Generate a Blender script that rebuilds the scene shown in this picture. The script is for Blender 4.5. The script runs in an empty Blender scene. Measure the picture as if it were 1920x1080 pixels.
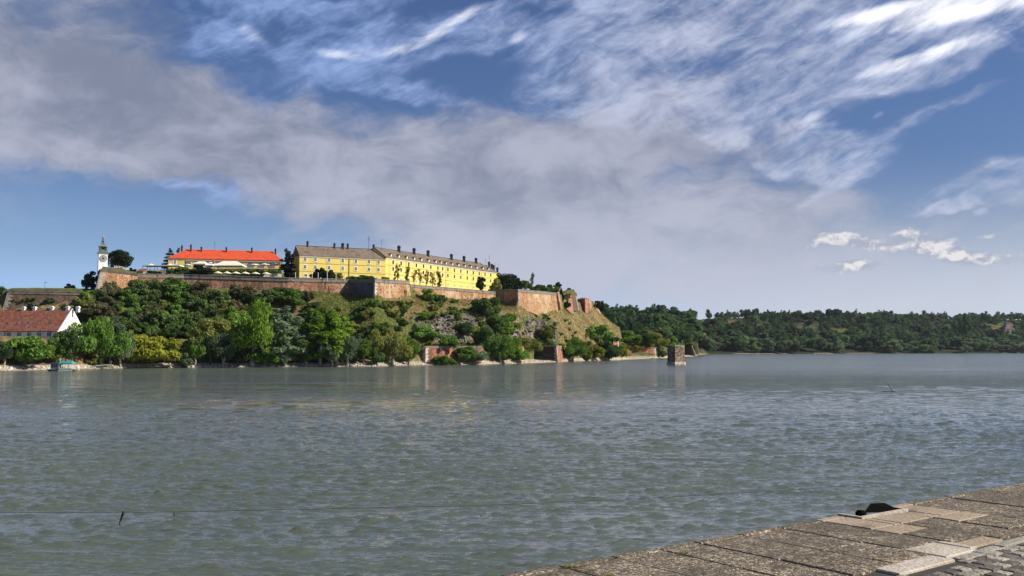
import bpy, math, random
import numpy as np
from mathutils import Vector

random.seed(7)
rng = np.random.default_rng(7)
scene = bpy.context.scene
COL = scene.collection
PI = math.pi

# ------------------------------------------------------------------ camera
FPX, HCAM = 1800.0, 7.0
PITCH = math.atan(115 / FPX)
cam_d = bpy.data.cameras.new('camera'); cam = bpy.data.objects.new('camera', cam_d); COL.objects.link(cam)
cam_d.sensor_width = 36.0; cam_d.lens = 36.0 * FPX / 1920.0
cam_d.clip_start = 0.1; cam_d.clip_end = 20000
cam.location = (0, 0, HCAM); cam.rotation_euler = (PI / 2 + PITCH, 0, 0)
scene.camera = cam
scene.cycles.sample_clamp_direct = 12.0; scene.cycles.sample_clamp_indirect = 4.0
scene.render.resolution_x = 1024; scene.render.resolution_y = 576

# ------------------------------------------------------------------ exposure
scene.view_settings.view_transform = 'Standard'
scene.view_settings.look = 'None'
scene.view_settings.exposure = 0.52
scene.view_settings.gamma = 1.0

# ------------------------------------------------------------------ sun
SUN_A, SUN_E = math.radians(10), math.radians(36)       # right of the view, a little behind it
to_sun = Vector((math.cos(SUN_A) * math.cos(SUN_E), -math.sin(SUN_A) * math.cos(SUN_E), math.sin(SUN_E)))
sun_d = bpy.data.lights.new('sun', 'SUN'); sun = bpy.data.objects.new('sun', sun_d); COL.objects.link(sun)
sun_d.energy = 4.8; sun_d.angle = math.radians(0.5); sun_d.color = (1.0, 0.93, 0.82)
sun.rotation_euler = (-to_sun).to_track_quat('-Z', 'Y').to_euler()

# ------------------------------------------------------------------ camera geometry used for measuring
def ray(px, py):
    a = (px - 960) / FPX; b = (540 - py) / FPX
    return (a, math.cos(PITCH) - b * math.sin(PITCH), math.sin(PITCH) + b * math.cos(PITCH))
def P(px, py, Yo):
    """point on the sight line of a measured photo position, at survey depth Yo (x1.125 = metres)"""
    d = ray(px, py); t = 1.125 * Yo / d[1]
    return Vector((d[0] * t, 1.125 * Yo, HCAM + d[2] * t))
def XY(px, Yo, py=600):
    v = P(px, py, Yo); return (v.x, v.y)

# ------------------------------------------------------------------ node helper
class S:
    """a socket or number with arithmetic that makes Math nodes"""
    def __init__(s, nt, v): s.nt, s.v = nt, v
    def op(s, o, *a, clamp=False):
        n = s.nt.nodes.new('ShaderNodeMath'); n.operation = o; n.use_clamp = clamp
        for i, x in enumerate((s,) + a):
            x = x.v if isinstance(x, S) else x
            if isinstance(x, (int, float)): n.inputs[i].default_value = x
            else: s.nt.links.new(x, n.inputs[i])
        return S(s.nt, n.outputs[0])
    def __add__(s, o): return s.op('ADD', o)
    def __radd__(s, o): return s.op('ADD', o)
    def __sub__(s, o): return s.op('SUBTRACT', o)
    def __mul__(s, o): return s.op('MULTIPLY', o)
    def __rmul__(s, o): return s.op('MULTIPLY', o)
    def __truediv__(s, o): return s.op('DIVIDE', o)
    def clamp(s): return s.op('ADD', 0.0, clamp=True)
    def smooth(s, lo, hi):
        n = s.nt.nodes.new('ShaderNodeMapRange'); n.interpolation_type = 'SMOOTHSTEP'
        s.nt.links.new(s.v, n.inputs[0]); n.inputs[1].default_value = lo; n.inputs[2].default_value = hi
        return S(s.nt, n.outputs[0])
def comb(nt, x, y, z=0.0):
    n = nt.nodes.new('ShaderNodeCombineXYZ')
    for i, a in enumerate((x, y, z)):
        a = a.v if isinstance(a, S) else a
        if isinstance(a, (int, float)): n.inputs[i].default_value = a
        else: nt.links.new(a, n.inputs[i])
    return n.outputs[0]
def noise(nt, vec, scale=1.0, detail=6.0, rough=0.55, dist=0.0, out='Fac'):
    n = nt.nodes.new('ShaderNodeTexNoise')
    if vec is not None: nt.links.new(vec, n.inputs['Vector'])
    n.inputs['Scale'].default_value = scale; n.inputs['Detail'].default_value = detail
    n.inputs['Roughness'].default_value = rough; n.inputs['Distortion'].default_value = dist
    return S(nt, n.outputs[0 if out == 'Fac' else 1])
def mixc(nt, fac, a, b, mode='MIX'):
    n = nt.nodes.new('ShaderNodeMix'); n.data_type = 'RGBA'; n.blend_type = mode
    for i, x in ((0, fac), (6, a), (7, b)):
        x = x.v if isinstance(x, S) else x
        if isinstance(x, (int, float)): n.inputs[i].default_value = x
        elif isinstance(x, (tuple, list)): n.inputs[i].default_value = tuple(x) + (1.0,) * (4 - len(x))
        else: nt.links.new(x, n.inputs[i])
    return n.outputs[2]

# ------------------------------------------------------------------ sky: Nishita plus cloud layers laid out by azimuth and elevation
world = bpy.data.worlds.new('World'); scene.world = world; world.use_nodes = True
world.cycles.sampling_method = 'MANUAL'; world.cycles.sample_map_resolution = 512
def build_sky():
    nt = world.node_tree; nt.nodes.clear()
    out = nt.nodes.new('ShaderNodeOutputWorld'); bg = nt.nodes.new('ShaderNodeBackground')
    sky = nt.nodes.new('ShaderNodeTexSky'); sky.sky_type = 'NISHITA'; sky.sun_disc = False
    sky.sun_elevation = SUN_E; sky.sun_rotation = PI / 2 + SUN_A
    sky.air_density = 1.0; sky.dust_density = 0.8; sky.ozone_density = 1.5; sky.altitude = 100
    tc = nt.nodes.new('ShaderNodeTexCoord'); sp = nt.nodes.new('ShaderNodeSeparateXYZ')
    nt.links.new(tc.outputs['Generated'], sp.inputs[0])
    X, Y, Z = (S(nt, sp.outputs[i]) for i in range(3))
    az = X.op('ARCTAN2', Y) * (FPX / 100); el = Z.op('ARCSINE') * (FPX / 100)     # hundred-unit sky map
    # domain warp
    w1 = noise(nt, comb(nt, az * 0.6, el * 1.0), 1.0, 3, 0.5, out='Color').v
    w = nt.nodes.new('ShaderNodeSeparateColor'); nt.links.new(w1, w.inputs[0])
    wx, wy = S(nt, w.outputs[0]) - 0.5, S(nt, w.outputs[1]) - 0.5
    ax, ey = az + wx * 1.3, el + wy * 1.0
    def sk(px, py):
        d = Vector(ray(px, py)).normalized()
        return math.atan2(d.x, d.y) * FPX / 100, math.asin(d.z) * FPX / 100
    pw, pn = comb(nt, ax, ey, 1.0), comb(nt, az, el, 1.0)
    def blob(px, py, rx, ry, rot=0.0, amp=1.0, warped=True, prev=None):
        """a soft elliptical bump of the cover field, added to prev"""
        cx, cy = sk(px, py); c, s_ = math.cos(rot), math.sin(rot)
        def dot(x, y, k):
            n = nt.nodes.new('ShaderNodeVectorMath'); n.operation = 'DOT_PRODUCT'
            nt.links.new(pw if warped else pn, n.inputs[0]); n.inputs[1].default_value = (x * k, y * k, -(x * cx + y * cy) * k)
            return S(nt, n.outputs['Value'])
        u = dot(c, s_, 100 / rx); v = dot(-s_, c, 100 / ry)
        r_ = nt.nodes.new('ShaderNodeMapRange'); r_.interpolation_type = 'SMOOTHERSTEP'
        nt.links.new(v.op('MULTIPLY_ADD', v, u * u).v, r_.inputs[0])
        r_.inputs[1].default_value = -2.2; r_.inputs[2].default_value = 2.8; r_.inputs[3].default_value = amp * 1.9; r_.inputs[4].default_value = 0.0
        g = S(nt, r_.outputs[0])
        return g if prev is None else prev + g
    def total(L, warped=True):
        t = None
        for b in L:
            t = blob(*b, warped=warped, prev=t)
        return t
    r = math.radians
    # fibrous noise, stretched along streaks that rise to the right
    c, s_ = math.cos(r(24)), math.sin(r(24))
    bx, by = az + wx * 0.35, el + wy * 0.25
    fa = bx * c + by * s_; fb = by * c - bx * s_
    fib = noise(nt, comb(nt, fa * 0.30, fb * 1.05), 1.0, 9, 0.64, 0.15)
    puff = noise(nt, comb(nt, ax * 0.55, ey * 0.9, 3.7), 1.0, 8, 0.58, 0.3)
    big = noise(nt, comb(nt, az * 0.22, el * 0.5, 9.1), 1.0, 4, 0.5, 0.2)
    # --- the broad mauve veil
    cov = total([
        (90, 100, 330, 190, 0, 1.15), (60, 215, 330, 70, 0, .7), (330, 260, 330, 95, r(-12), .9), (640, 275, 330, 95, r(-6), .95),
        (930, 270, 330, 105, r(-4), .95), (1240, 280, 300, 100, 0, .95), (820, 360, 420, 75, r(-4), .75),
        (1130, 430, 430, 110, 0, .9), (1250, 150, 250, 95, r(10), .5), (1240, 20, 240, 60, 0, .25),
        (1560, 340, 110, 60, r(35), .35), (1150, 510, 480, 100, 0, .6), (1750, 545, 420, 110, 0, .35), (1870, 370, 130, 45, 0, .4),
        (900, 490, 300, 70, r(-10), .5), (1650, 400, 250, 90, 0, .3),
        (430, 105, 110, 60, r(-25), -.95), (800, 140, 250, 60, r(-6), -.85), (760, 200, 190, 32, r(-20), -.5), (1010, 215, 80, 26, 0, -.5), (1230, 210, 70, 26, 0, -.45),
        (1010, 330, 60, 26, 0, -.5), (1200, 335, 150, 26, r(4), -.6), (1450, 190, 150, 28, r(14), -.5),
        (1440, 60, 150, 26, r(15), -.35), (1780, 250, 320, 110, 0, -.4), (180, 330, 380, 40, r(-14), -.35),
        (120, 75, 60, 24, 0, -.18), (280, 95, 70, 40, r(-40), -.16), (690, 240, 80, 30, r(-15), -.3)])
    mott = noise(nt, comb(nt, ax * 1.3, ey * 2.4, 7.0), 1.0, 7, 0.64, 0.1)
    dens = cov + (fib - 0.5) * 2.6 + (puff - 0.5) * 1.7 + (mott - 0.5) * (el * 0.28).clamp() * 1.5
    a_veil = dens.smooth(0.05, 1.75) * 0.94
    veil_c = mixc(nt, (big * 0.4 + puff * 0.4 + mott * 0.2).smooth(0.38, 0.60), (1.55, 1.78, 2.45), (3.25, 3.35, 4.15))
    veil_c = mixc(nt, el.smooth(3.6, 0.8), veil_c, (3.75, 3.95, 4.8))
    # --- bright white streaks and wisps
    wh = total([
        (1880, 0, 250, 30, r(5), 1.4), (1660, 20, 110, 13, r(6), 1.0), (1780, 90, 150, 14, r(12), .95), (1690, 120, 110, 24, r(14), .4), (1800, 55, 150, 13, r(10), -.45),
        (925, 12, 80, 12, r(18), .58), (850, 42, 75, 13, r(36), .58), (785, 78, 70, 14, r(26), .58), (700, 98, 90, 14, r(6), .5), (610, 98, 60, 9, r(-8), .5), (970, 70, 26, 12, r(25), .8),
        (470, 62, 44, 15, r(-28), .65), (1525, 212, 22, 26, r(60), .6), (1597, 290, 38, 15, r(10), .65), (1505, 245, 18, 34, r(-60), .45), (1647, 215, 13, 5, r(25), .7),
        (1840, 398, 16, 12, 0, .6), (1222, 573, 16, 5, r(-12), .6)], warped=False)
    fine = noise(nt, comb(nt, fa * 0.55, fb * 1.7, 5.0), 1.0, 9, 0.64, 0.1)
    fine2 = noise(nt, comb(nt, fa * 1.3, fb * 5.5, 1.0), 1.0, 5, 0.64, 0.0)
    a_wh = (wh * 0.8 + (fine - 0.5) * 2.4 + (fine2 - 0.5) * 1.3 - 0.1).smooth(0.0, 1.65) * wh.smooth(0.02, 0.55) * 0.93
    white_c = mixc(nt, wh.smooth(0.3, 1.3), (3.6, 4.3, 6.4), (8.6, 8.6, 9.0))
    fw = total([
        (560, 20, 150, 40, r(-12), .75), (660, 40, 130, 34, r(25), .7), (760, 90, 260, 34, r(20), .55), (900, 55, 90, 30, r(20), .6), (400, 60, 90, 60, r(-40), .55),
        (620, 130, 160, 26, r(-12), .45), (760, 165, 130, 22, r(-14), .5), (1000, 30, 120, 40, r(20), .35),
        (1240, 40, 260, 70, r(8), .75), (1330, 120, 200, 70, r(22), .75), (1480, 140, 150, 40, r(18), .8), (1540, 95, 120, 34, r(22), .8), (1440, 40, 190, 50, r(14), .6), (1130, 130, 170, 60, r(24), .5),
        (1690, 120, 170, 40, r(14), .6), (1820, 60, 190, 50, r(10), .55), (1420, 215, 130, 26, r(12), .5),
        (1520, 250, 60, 60, r(50), .6), (1600, 300, 60, 40, r(20), .6), (1570, 345, 130, 16, r(38), .3), (1470, 310, 90, 16, r(-10), .55), (1430, 240, 90, 24, r(8), .45),
        (345, 350, 110, 12, r(-14), .6), (1860, 350, 130, 26, r(4), .34), (1770, 383, 60, 6, 0, .5), (1900, 312, 40, 14, 0, .5), (1780, 200, 160, 14, r(14), .3)])
    a_fw = (fw.op('MINIMUM', 0.62) + (fine - 0.5) * 2.0 + (fine2 - 0.5) * 1.1 + (mott - 0.5) * 1.3 - 0.14).smooth(-0.15, 1.25) * fw.smooth(0.0, 0.45) * 0.78
    faint_c = mixc(nt, az.smooth(-4.0, 5.0), (2.7, 3.8, 6.6), (4.6, 4.9, 6.1))
    # --- small cumulus low on the right
    cu = total([(1592, 450, 60, 14, r(-6), 1.1), (1565, 444, 30, 11, 0, .6), (1528, 463, 15, 8, 0, .8), (1704, 436, 30, 13, 0, .95), (1720, 458, 70, 16, 0, .6),
                (1775, 470, 48, 17, r(-18), 1.05), (1845, 486, 85, 13, r(-4), .85), (1585, 502, 64, 13, 0, .85), (1612, 494, 30, 9, 0, .6),
                (1857, 444, 20, 5, 0, .85), (1680, 470, 40, 10, 0, .45)], warped=False)
    cn = noise(nt, comb(nt, az * 4.2, el * 6.5), 1.0, 8, 0.62, 0.3)
    cd = cu + (cn - 0.5) * 1.9
    a_cu = cd.smooth(0.26, 1.5) * 0.92
    cn2 = noise(nt, comb(nt, az * 4.2 + 0.12, el * 6.5 - 0.6), 1.0, 8, 0.62, 0.3)
    cum_c = mixc(nt, ((cn - cn2) * 3.0 + cd * 0.7).smooth(0.35, 1.5), (2.7, 2.95, 3.7), (6.0, 5.8, 5.8))
    # --- clear sky
    tinted = mixc(nt, 1.0, sky.outputs[0], (0.32, 0.40, 0.58), 'MULTIPLY')
    low = total([(230, 600, 520, 85, 0, .8), (1900, 620, 900, 130, 0, .5)], warped=False)
    hor = (el * (1 / 3.6)).op('ABSOLUTE').smooth(1.0, 0.0)
    low_c = mixc(nt, az.smooth(-6.0, 7.0), (2.5, 3.85, 6.0), (4.1, 4.5, 5.25))
    hazed = mixc(nt, (low * 0.68 + hor * 0.75).clamp(), tinted, low_c)
    c0 = mixc(nt, a_veil, hazed, veil_c)
    c1 = mixc(nt, a_cu, c0, cum_c)
    c1 = mixc(nt, a_fw, c1, faint_c)
    c2 = mixc(nt, a_wh, c1, white_c)
    nt.links.new(c2, bg.inputs[0]); bg.inputs[1].default_value = 0.1
    nt.links.new(bg.outputs[0], out.inputs[0])
build_sky()

# ------------------------------------------------------------------ numpy noise
_T = rng.random((256, 256))
def vnoise(x, y):
    x = np.asarray(x, float); y = np.asarray(y, float)
    xi = np.floor(x).astype(int); yi = np.floor(y).astype(int)
    fx = x - xi; fy = y - yi; fx = fx * fx * (3 - 2 * fx); fy = fy * fy * (3 - 2 * fy)
    a = _T[xi & 255, yi & 255]; b = _T[(xi + 1) & 255, yi & 255]; c = _T[xi & 255, (yi + 1) & 255]; d = _T[(xi + 1) & 255, (yi + 1) & 255]
    return (a * (1 - fx) + b * fx) * (1 - fy) + (c * (1 - fx) + d * fx) * fy
def fbm(x, y, o=4):
    s = 0; a = 0.5; t = 0
    for i in range(o):
        s = s + a * vnoise(x + 17.3 * i, y + 9.1 * i); t += a; x = x * 2.03; y = y * 2.03; a *= 0.5
    return s / t
def sstep(x, a, b):
    t = np.clip((np.asarray(x, float) - a) / (b - a), 0, 1); return t * t * (3 - 2 * t)

# ------------------------------------------------------------------ object helpers
WL = {}                                                   # world location of every part's origin
def tag(o, label=None, cat=None, group=None, kind=None):
    if label: o['label'] = label
    if cat: o['category'] = cat
    if group: o['group'] = group
    if kind: o['kind'] = kind
    return o
def thing(name, loc, label, cat, group=None):
    o = bpy.data.objects.new(name, None); COL.objects.link(o); o.location = loc; o.empty_display_size = 0.5
    WL[o] = Vector(loc); return tag(o, label, cat, group)
class MB:
    """collects faces in world coordinates and links them as ONE mesh object"""
    def __init__(s): s.v, s.f, s.m = [], [], []
    def face(s, pts, m=0):
        k = len(s.v); s.v += [tuple(p) for p in pts]; s.f.append(tuple(range(k, k + len(pts)))); s.m.append(m)
    def hexa(s, b, t, m=0):
        """bottom quad b and top quad t, both counter-clockwise seen from above"""
        k = len(s.v); s.v += [tuple(p) for p in b] + [tuple(p) for p in t]; n = len(b)
        s.f.append(tuple(k + i for i in reversed(range(n)))); s.f.append(tuple(k + n + i for i in range(n))); s.m += [m, m]
        for i in range(n):
            j = (i + 1) % n; s.f.append((k + i, k + j, k + n + j, k + n + i)); s.m.append(m)
    def box(s, x0, x1, y0, y1, z0, z1, m=0, T=None):
        b = [(x0, y0, z0), (x1, y0, z0), (x1, y1, z0), (x0, y1, z0)]; t = [(x, y, z1) for x, y, _ in b]
        if T: b = [T(*p) for p in b]; t = [T(*p) for p in t]
        s.hexa(b, t, m)
    def prism(s, poly, z0, z1, m=0):
        s.hexa([(x, y, z0) for x, y in poly], [(x, y, z1) for x, y in poly], m)
    def tube(s, pts, r, n=6, m=0, cap=True):
        rs = r if isinstance(r, (list, tuple)) else [r] * len(pts); k0 = len(s.v); pts = [Vector(p) for p in pts]
        for i, p in enumerate(pts):
            d = (pts[min(i + 1, len(pts) - 1)] - pts[max(i - 1, 0)]).normalized()
            a = d.cross(Vector((0.13, 0.21, 1)) if abs(d.z) < 0.9 else Vector((1, 0.1, 0))).normalized(); b = d.cross(a)
            for j in range(n):
                q = p + (a * math.cos(2 * PI * j / n) + b * math.sin(2 * PI * j / n)) * rs[i]; s.v.append(tuple(q))
        for i in range(len(pts) - 1):
            for j in range(n):
                s.f.append((k0 + i * n + j, k0 + i * n + (j + 1) % n, k0 + (i + 1) * n + (j + 1) % n, k0 + (i + 1) * n + j)); s.m.append(m)
        if cap:
            s.f.append(tuple(k0 + j for j in reversed(range(n)))); s.f.append(tuple(k0 + (len(pts) - 1) * n + j for j in range(n))); s.m += [m, m]
    def lathe(s, c, prof, n=12, m=0, rot=0.0):
        k0 = len(s.v)
        for r, z in prof:
            for j in range(n):
                a = 2 * PI * j / n + rot; s.v.append((c[0] + r * math.cos(a), c[1] + r * math.sin(a), c[2] + z))
        for i in range(len(prof) - 1):
            for j in range(n):
                s.f.append((k0 + i * n + j, k0 + i * n + (j + 1) % n, k0 + (i + 1) * n + (j + 1) % n, k0 + (i + 1) * n + j)); s.m.append(m)
        s.f.append(tuple(k0 + j for j in reversed(range(n)))); s.f.append(tuple(k0 + (len(prof) - 1) * n + j for j in range(n))); s.m += [m, m]
    def build(s, name, mats, parent=None, loc=None, smooth=False):
        me = bpy.data.meshes.new(name); o = bpy.data.objects.new(name, me); COL.objects.link(o)
        if parent is not None: base = WL[parent]; o.parent = parent
        else:
            base = Vector(loc) if loc is not None else Vector((0, 0, 0)); o.location = base
        WL[o] = Vector(base)
        me.from_pydata([(x - base.x, y - base.y, z - base.z) for x, y, z in s.v], [], s.f)
        for mt in (mats if isinstance(mats, (list, tuple)) else [mats]): me.materials.append(mt)
        if len(me.materials) > 1: me.polygons.foreach_set('material_index', s.m)
        if smooth: me.polygons.foreach_set('use_smooth', [True] * len(s.f))
        me.update(); return o
def mesh_np(name, verts, faces, mats, parent=None, smooth=False, midx=None):
    """fast mesh from arrays; faces all of one size"""
    me = bpy.data.meshes.new(name); n, k = faces.shape
    me.vertices.add(len(verts)); me.vertices.foreach_set('co', np.asarray(verts, np.float32).ravel())
    me.loops.add(n * k); me.loops.foreach_set('vertex_index', faces.ravel().astype(np.int32))
    me.polygons.add(n); me.polygons.foreach_set('loop_start', np.arange(0, n * k, k, dtype=np.int32))
    for mt in (mats if isinstance(mats, (list, tuple)) else [mats]): me.materials.append(mt)
    if midx is not None: me.polygons.foreach_set('material_index', midx.astype(np.int32))
    me.polygons.foreach_set('use_smooth', np.full(n, smooth))
    me.update(calc_edges=True); me.validate()
    return me
def link(name, me, parent=None):
    o = bpy.data.objects.new(name, me); COL.objects.link(o)
    if parent is not None: o.parent = parent
    return o

# ------------------------------------------------------------------ materials
def mat(name):
    m = bpy.data.materials.new(name); m.use_nodes = True; nt = m.node_tree
    return m, nt, nt.nodes['Principled BSDF']
def pos(nt):
    return nt.nodes.new('ShaderNodeNewGeometry').outputs['Position']
def scaled(nt, v, s):
    n = nt.nodes.new('ShaderNodeVectorMath'); n.operation = 'MULTIPLY'; nt.links.new(v, n.inputs[0]); n.inputs[1].default_value = s; return n.outputs[0]
def bump(nt, b, h, strength=0.4, dist=0.1):
    n = nt.nodes.new('ShaderNodeBump'); n.inputs['Strength'].default_value = strength; n.inputs['Distance'].default_value = dist
    nt.links.new(h.v, n.inputs['Height']); nt.links.new(n.outputs[0], b.inputs['Normal'])
def mat_mottle(name, a, b, c=None, scale=0.5, streak=0.0, rough=0.9, contrast=0.18, fine=3.0, bstr=0.3):
    """two colours mottled by noise, a third as stains or streaks"""
    m, nt, bs = mat(name); p = pos(nt)
    n1 = noise(nt, p, scale, 7, 0.62); n2 = noise(nt, p, fine, 4, 0.6)
    f = (n1 * 0.65 + n2 * 0.35).smooth(0.5 - contrast, 0.5 + contrast)
    col = mixc(nt, f, a, b)
    if c is not None:
        n3 = noise(nt, scaled(nt, p, (1, 1, 0.16 if streak else 1)), scale * (2.2 if streak else 0.6), 5, 0.6)
        col = mixc(nt, n3.smooth(0.52, 0.68) * 0.85, col, c)
    nt.links.new(col, bs.inputs['Base Color']); bs.inputs['Roughness'].default_value = rough; bs.inputs['Specular IOR Level'].default_value = 0.2
    bump(nt, bs, n2, bstr, 0.08); return m
def mat_brick(name, red, orange, pale, dark, pale_lo=0.55, dark_lo=0.58):
    """old fortress brick: red and orange courses, pale lime patches, dark weather stains running down"""
    m, nt, bs = mat(name); p = pos(nt)
    n1 = noise(nt, p, 0.5, 6, 0.65); n2 = noise(nt, scaled(nt, p, (1, 1, 1.8)), 1.6, 4, 0.7); n3 = noise(nt, p, 0.09, 5, 0.6)
    col = mixc(nt, (n1 * 0.5 + n2 * 0.5).smooth(0.44, 0.56), red, orange)
    col = mixc(nt, (n3 * 0.5 + n2 * 0.5).smooth(pale_lo - .03, pale_lo + 0.05) * 0.85, col, pale)
    ns = noise(nt, scaled(nt, p, (1, 1, 0.12)), 0.55, 6, 0.65); nf = noise(nt, scaled(nt, p, (1, 1, 1.3)), 1.1, 3, 0.75)
    col = mixc(nt, (ns * 0.5 + nf * 0.5).smooth(dark_lo - 0.09, dark_lo - 0.01) * 0.75, col, dark)
    nh = noise(nt, p, 1.5, 2, 0.5)
    col = mixc(nt, nh.smooth(0.62, 0.66) * 0.9, col, dark)
    nt.links.new(col, bs.inputs['Base Color']); bs.inputs['Roughness'].default_value = 0.95; bs.inputs['Specular IOR Level'].default_value = 0.1
    bump(nt, bs, n2 + nf, 0.6, 0.25); return m
def mat_plain(name, c, rough=0.7, metal=0.0):
    m, nt, bs = mat(name); p = pos(nt); n = noise(nt, p, 1.3, 3)
    nt.links.new(mixc(nt, n.smooth(0.3, 0.7), tuple(x * 0.85 for x in c), c), bs.inputs['Base Color'])
    bs.inputs['Roughness'].default_value = rough; bs.inputs['Metallic'].default_value = metal; return m
def mat_leaf(name, dark, light, clump=0.35, trans=0.4):
    m, nt, bs = mat(name); p = pos(nt)
    oi = nt.nodes.new('ShaderNodeObjectInfo'); r = S(nt, oi.outputs['Random'])
    n = noise(nt, p, clump * 1.6, 4, 0.65); n2 = noise(nt, p, 2.6, 1, 0.5)
    col = mixc(nt, (n * 0.6 + n2 * 0.4 + (r - 0.5) * 0.16).smooth(0.38, 0.62), dark, light)
    d = nt.nodes.new('ShaderNodeBsdfDiffuse'); t = nt.nodes.new('ShaderNodeBsdfTranslucent'); mx = nt.nodes.new('ShaderNodeMixShader')
    nt.links.new(col, d.inputs[0]); nt.links.new(mixc(nt, 0.35, col, (light[0] * 1.2, light[1] * 1.25, light[2] * 0.6)), t.inputs[0])
    mx.inputs[0].default_value = trans; nt.links.new(d.outputs[0], mx.inputs[1]); nt.links.new(t.outputs[0], mx.inputs[2])
    nt.nodes.remove(bs); nt.links.new(mx.outputs[0], nt.nodes['Material Output'].inputs[0]); return m

M = {}
M['brick'] = mat_brick('fortress_brick', (.25, .105, .06), (.42, .235, .14), (.56, .44, .30), (.09, .062, .045))
M['brick_gold'] = mat_brick('golden_brick', (.25, .115, .06), (.41, .235, .115), (.54, .40, .24), (.10, .065, .042), 0.5, 0.6)
M['brick_shaded'] = mat_brick('shaded_brick', (.05, .036, .03), (.075, .055, .045), (.12, .10, .08), (.03, .026, .024))  # wall brick darkened so the colour itself carries the shade
M['brick_dark'] = mat_brick('weathered_brick', (.15, .085, .06), (.20, .125, .085), (.26, .20, .15), (.07, .055, .045), 0.56, 0.54)
M['brick_red'] = mat_brick('river_wall_brick', (.34, .12, .065), (.42, .19, .10), (.48, .34, .22), (.11, .075, .06), 0.57, 0.56)
M['stone_grey'] = mat_mottle('grey_stone', (.20, .18, .15), (.34, .31, .26), (.09, .08, .07), 0.6, 1)
M['rock'] = mat_mottle('cliff_rock', (.045, .042, .040), (.24, .22, .19), (.12, .11, .05), 0.8, 0, .95, .1, 2.5, .6)
M['pier_stone'] = mat_mottle('weathered_pier_stone', (.16, .125, .085), (.33, .275, .20), (.06, .05, .04), 0.7, 1, .95, .14, 2.5, .6)
M['stone_pale'] = mat_mottle('pale_stone', (.42, .38, .31), (.58, .54, .46), (.18, .15, .12), 0.8, 0)
M['stone_dark'] = mat_mottle('dark_stone', (.055, .05, .05), (.13, .12, .115), (.20, .17, .14), 0.4, 1)
M['coping'] = mat_mottle('coping_stone', (.16, .135, .11), (.29, .25, .20), (.07, .06, .05), 0.9, 0)
M['yellow'] = mat_mottle('yellow_plaster', (.70, .53, .125), (.78, .62, .17), (.58, .43, .11), 0.12, 1, 0.9, 0.3, 0.6, 0.05)
M['cream'] = mat_mottle('cream_trim', (.60, .55, .40), (.70, .64, .48), None, 0.5)
M['cornice_line'] = mat_plain('ochre_band', (.30, .20, .07))
M['white'] = mat_mottle('white_limewash', (.74, .73, .70), (.84, .83, .80), (.62, .60, .55), 0.5, 1, 0.9, 0.25, 1.2, 0.05)
M['roof_red'] = mat_mottle('new_red_tiles', (.50, .055, .018), (.64, .095, .030), (.42, .07, .03), 0.8, 1, 0.85, 0.12, 3)
M['roof_brown'] = mat_mottle('brown_roof_tiles', (.125, .095, .07), (.215, .165, .12), (.09, .075, .06), 0.5, 0, 0.9, 0.14, 2.2)
M['roof_old'] = mat_mottle('old_red_tiles', (.13, .048, .032), (.28, .10, .06), (.17, .14, .115), 0.9, 0, 0.9, 0.09, 1.6, 0.5)
M['ridge'] = mat_plain('dark_ridge', (.05, .04, .035))
M['glass'] = mat_plain('window_glass', (.02, .025, .03), 0.15)
M['frame'] = mat_plain('window_frame', (.78, .77, .72))
M['copper'] = mat_mottle('copper_green', (.06, .095, .075), (.12, .17, .135), (.03, .04, .035), 0.9, 1)
M['dark'] = mat_plain('dark_metal', (.025, .025, .028), 0.5)
M['chimney'] = mat_mottle('sooty_chimney', (.045, .04, .036), (.10, .085, .07), None, 1.2)
M['gold'] = mat_plain('gilded_metal', (.65, .50, .20), 0.35, 0.6)
M['black'] = mat_plain('black_paint', (.012, .012, .012), 0.6)
M['matt_black'] = mat_plain('matt_black', (.008, .008, .008), 1.0); M['matt_black'].node_tree.nodes['Principled BSDF'].inputs['Specular IOR Level'].default_value = 0.0
M['canvas'] = mat_plain('cream_canvas', (.78, .72, .55), 0.9)
M['canvas_white'] = mat_plain('white_canvas', (.82, .81, .77), 0.9)
M['teal'] = mat_plain('teal_tarpaulin', (.02, .30, .30), 0.6)
M['hull'] = mat_plain('dark_hull', (.03, .033, .036), 0.6)
M['pale_green'] = mat_plain('pale_green_paint', (.50, .62, .40), 0.6)
M['grey_paint'] = mat_plain('grey_paint', (.25, .28, .28), 0.5)
M['steel'] = mat_plain('galvanised_steel', (.35, .36, .37), 0.45, 0.3)
M['hedge'] = mat_leaf('hedge_leaves', (.03, .055, .015), (.10, .14, .035), 0.5)
M['bark'] = mat_mottle('bark', (.055, .042, .032), (.13, .105, .08), None, 1.5)
M['bark_pale'] = mat_mottle('pale_bark', (.20, .18, .15), (.36, .33, .28), None, 1.5)
M['leaf_green'] = mat_leaf('green_leaves', (0.05, 0.11, 0.023), (0.237, 0.381, 0.072))
M['leaf_bright'] = mat_leaf('bright_leaves', (0.061, 0.127, 0.013), (0.23, 0.351, 0.047))
M['leaf_yellow'] = mat_leaf('yellow_green_leaves', (0.099, 0.132, 0.013), (0.351, 0.365, 0.047))
M['leaf_olive'] = mat_leaf('olive_leaves', (0.093, 0.115, 0.03), (0.351, 0.371, 0.104))
M['leaf_silver'] = mat_leaf('silver_leaves', (0.055, 0.086, 0.046), (0.23, 0.297, 0.176))
M['leaf_dark'] = mat_leaf('dark_leaves', (0.028, 0.062, 0.022), (0.135, 0.221, 0.059))
M['leaf_scrub'] = mat_leaf('scrub_leaves', (0.03, 0.062, 0.022), (0.16, 0.228, 0.07))
M['leaf_grey'] = mat_leaf('dry_scrub_leaves', (0.062, 0.066, 0.036), (0.203, 0.194, 0.101))
M['leaf_conifer'] = mat_leaf('conifer_needles', (0.008, 0.018, 0.01), (0.031, 0.055, 0.026), 0.6, 0.1)
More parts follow.
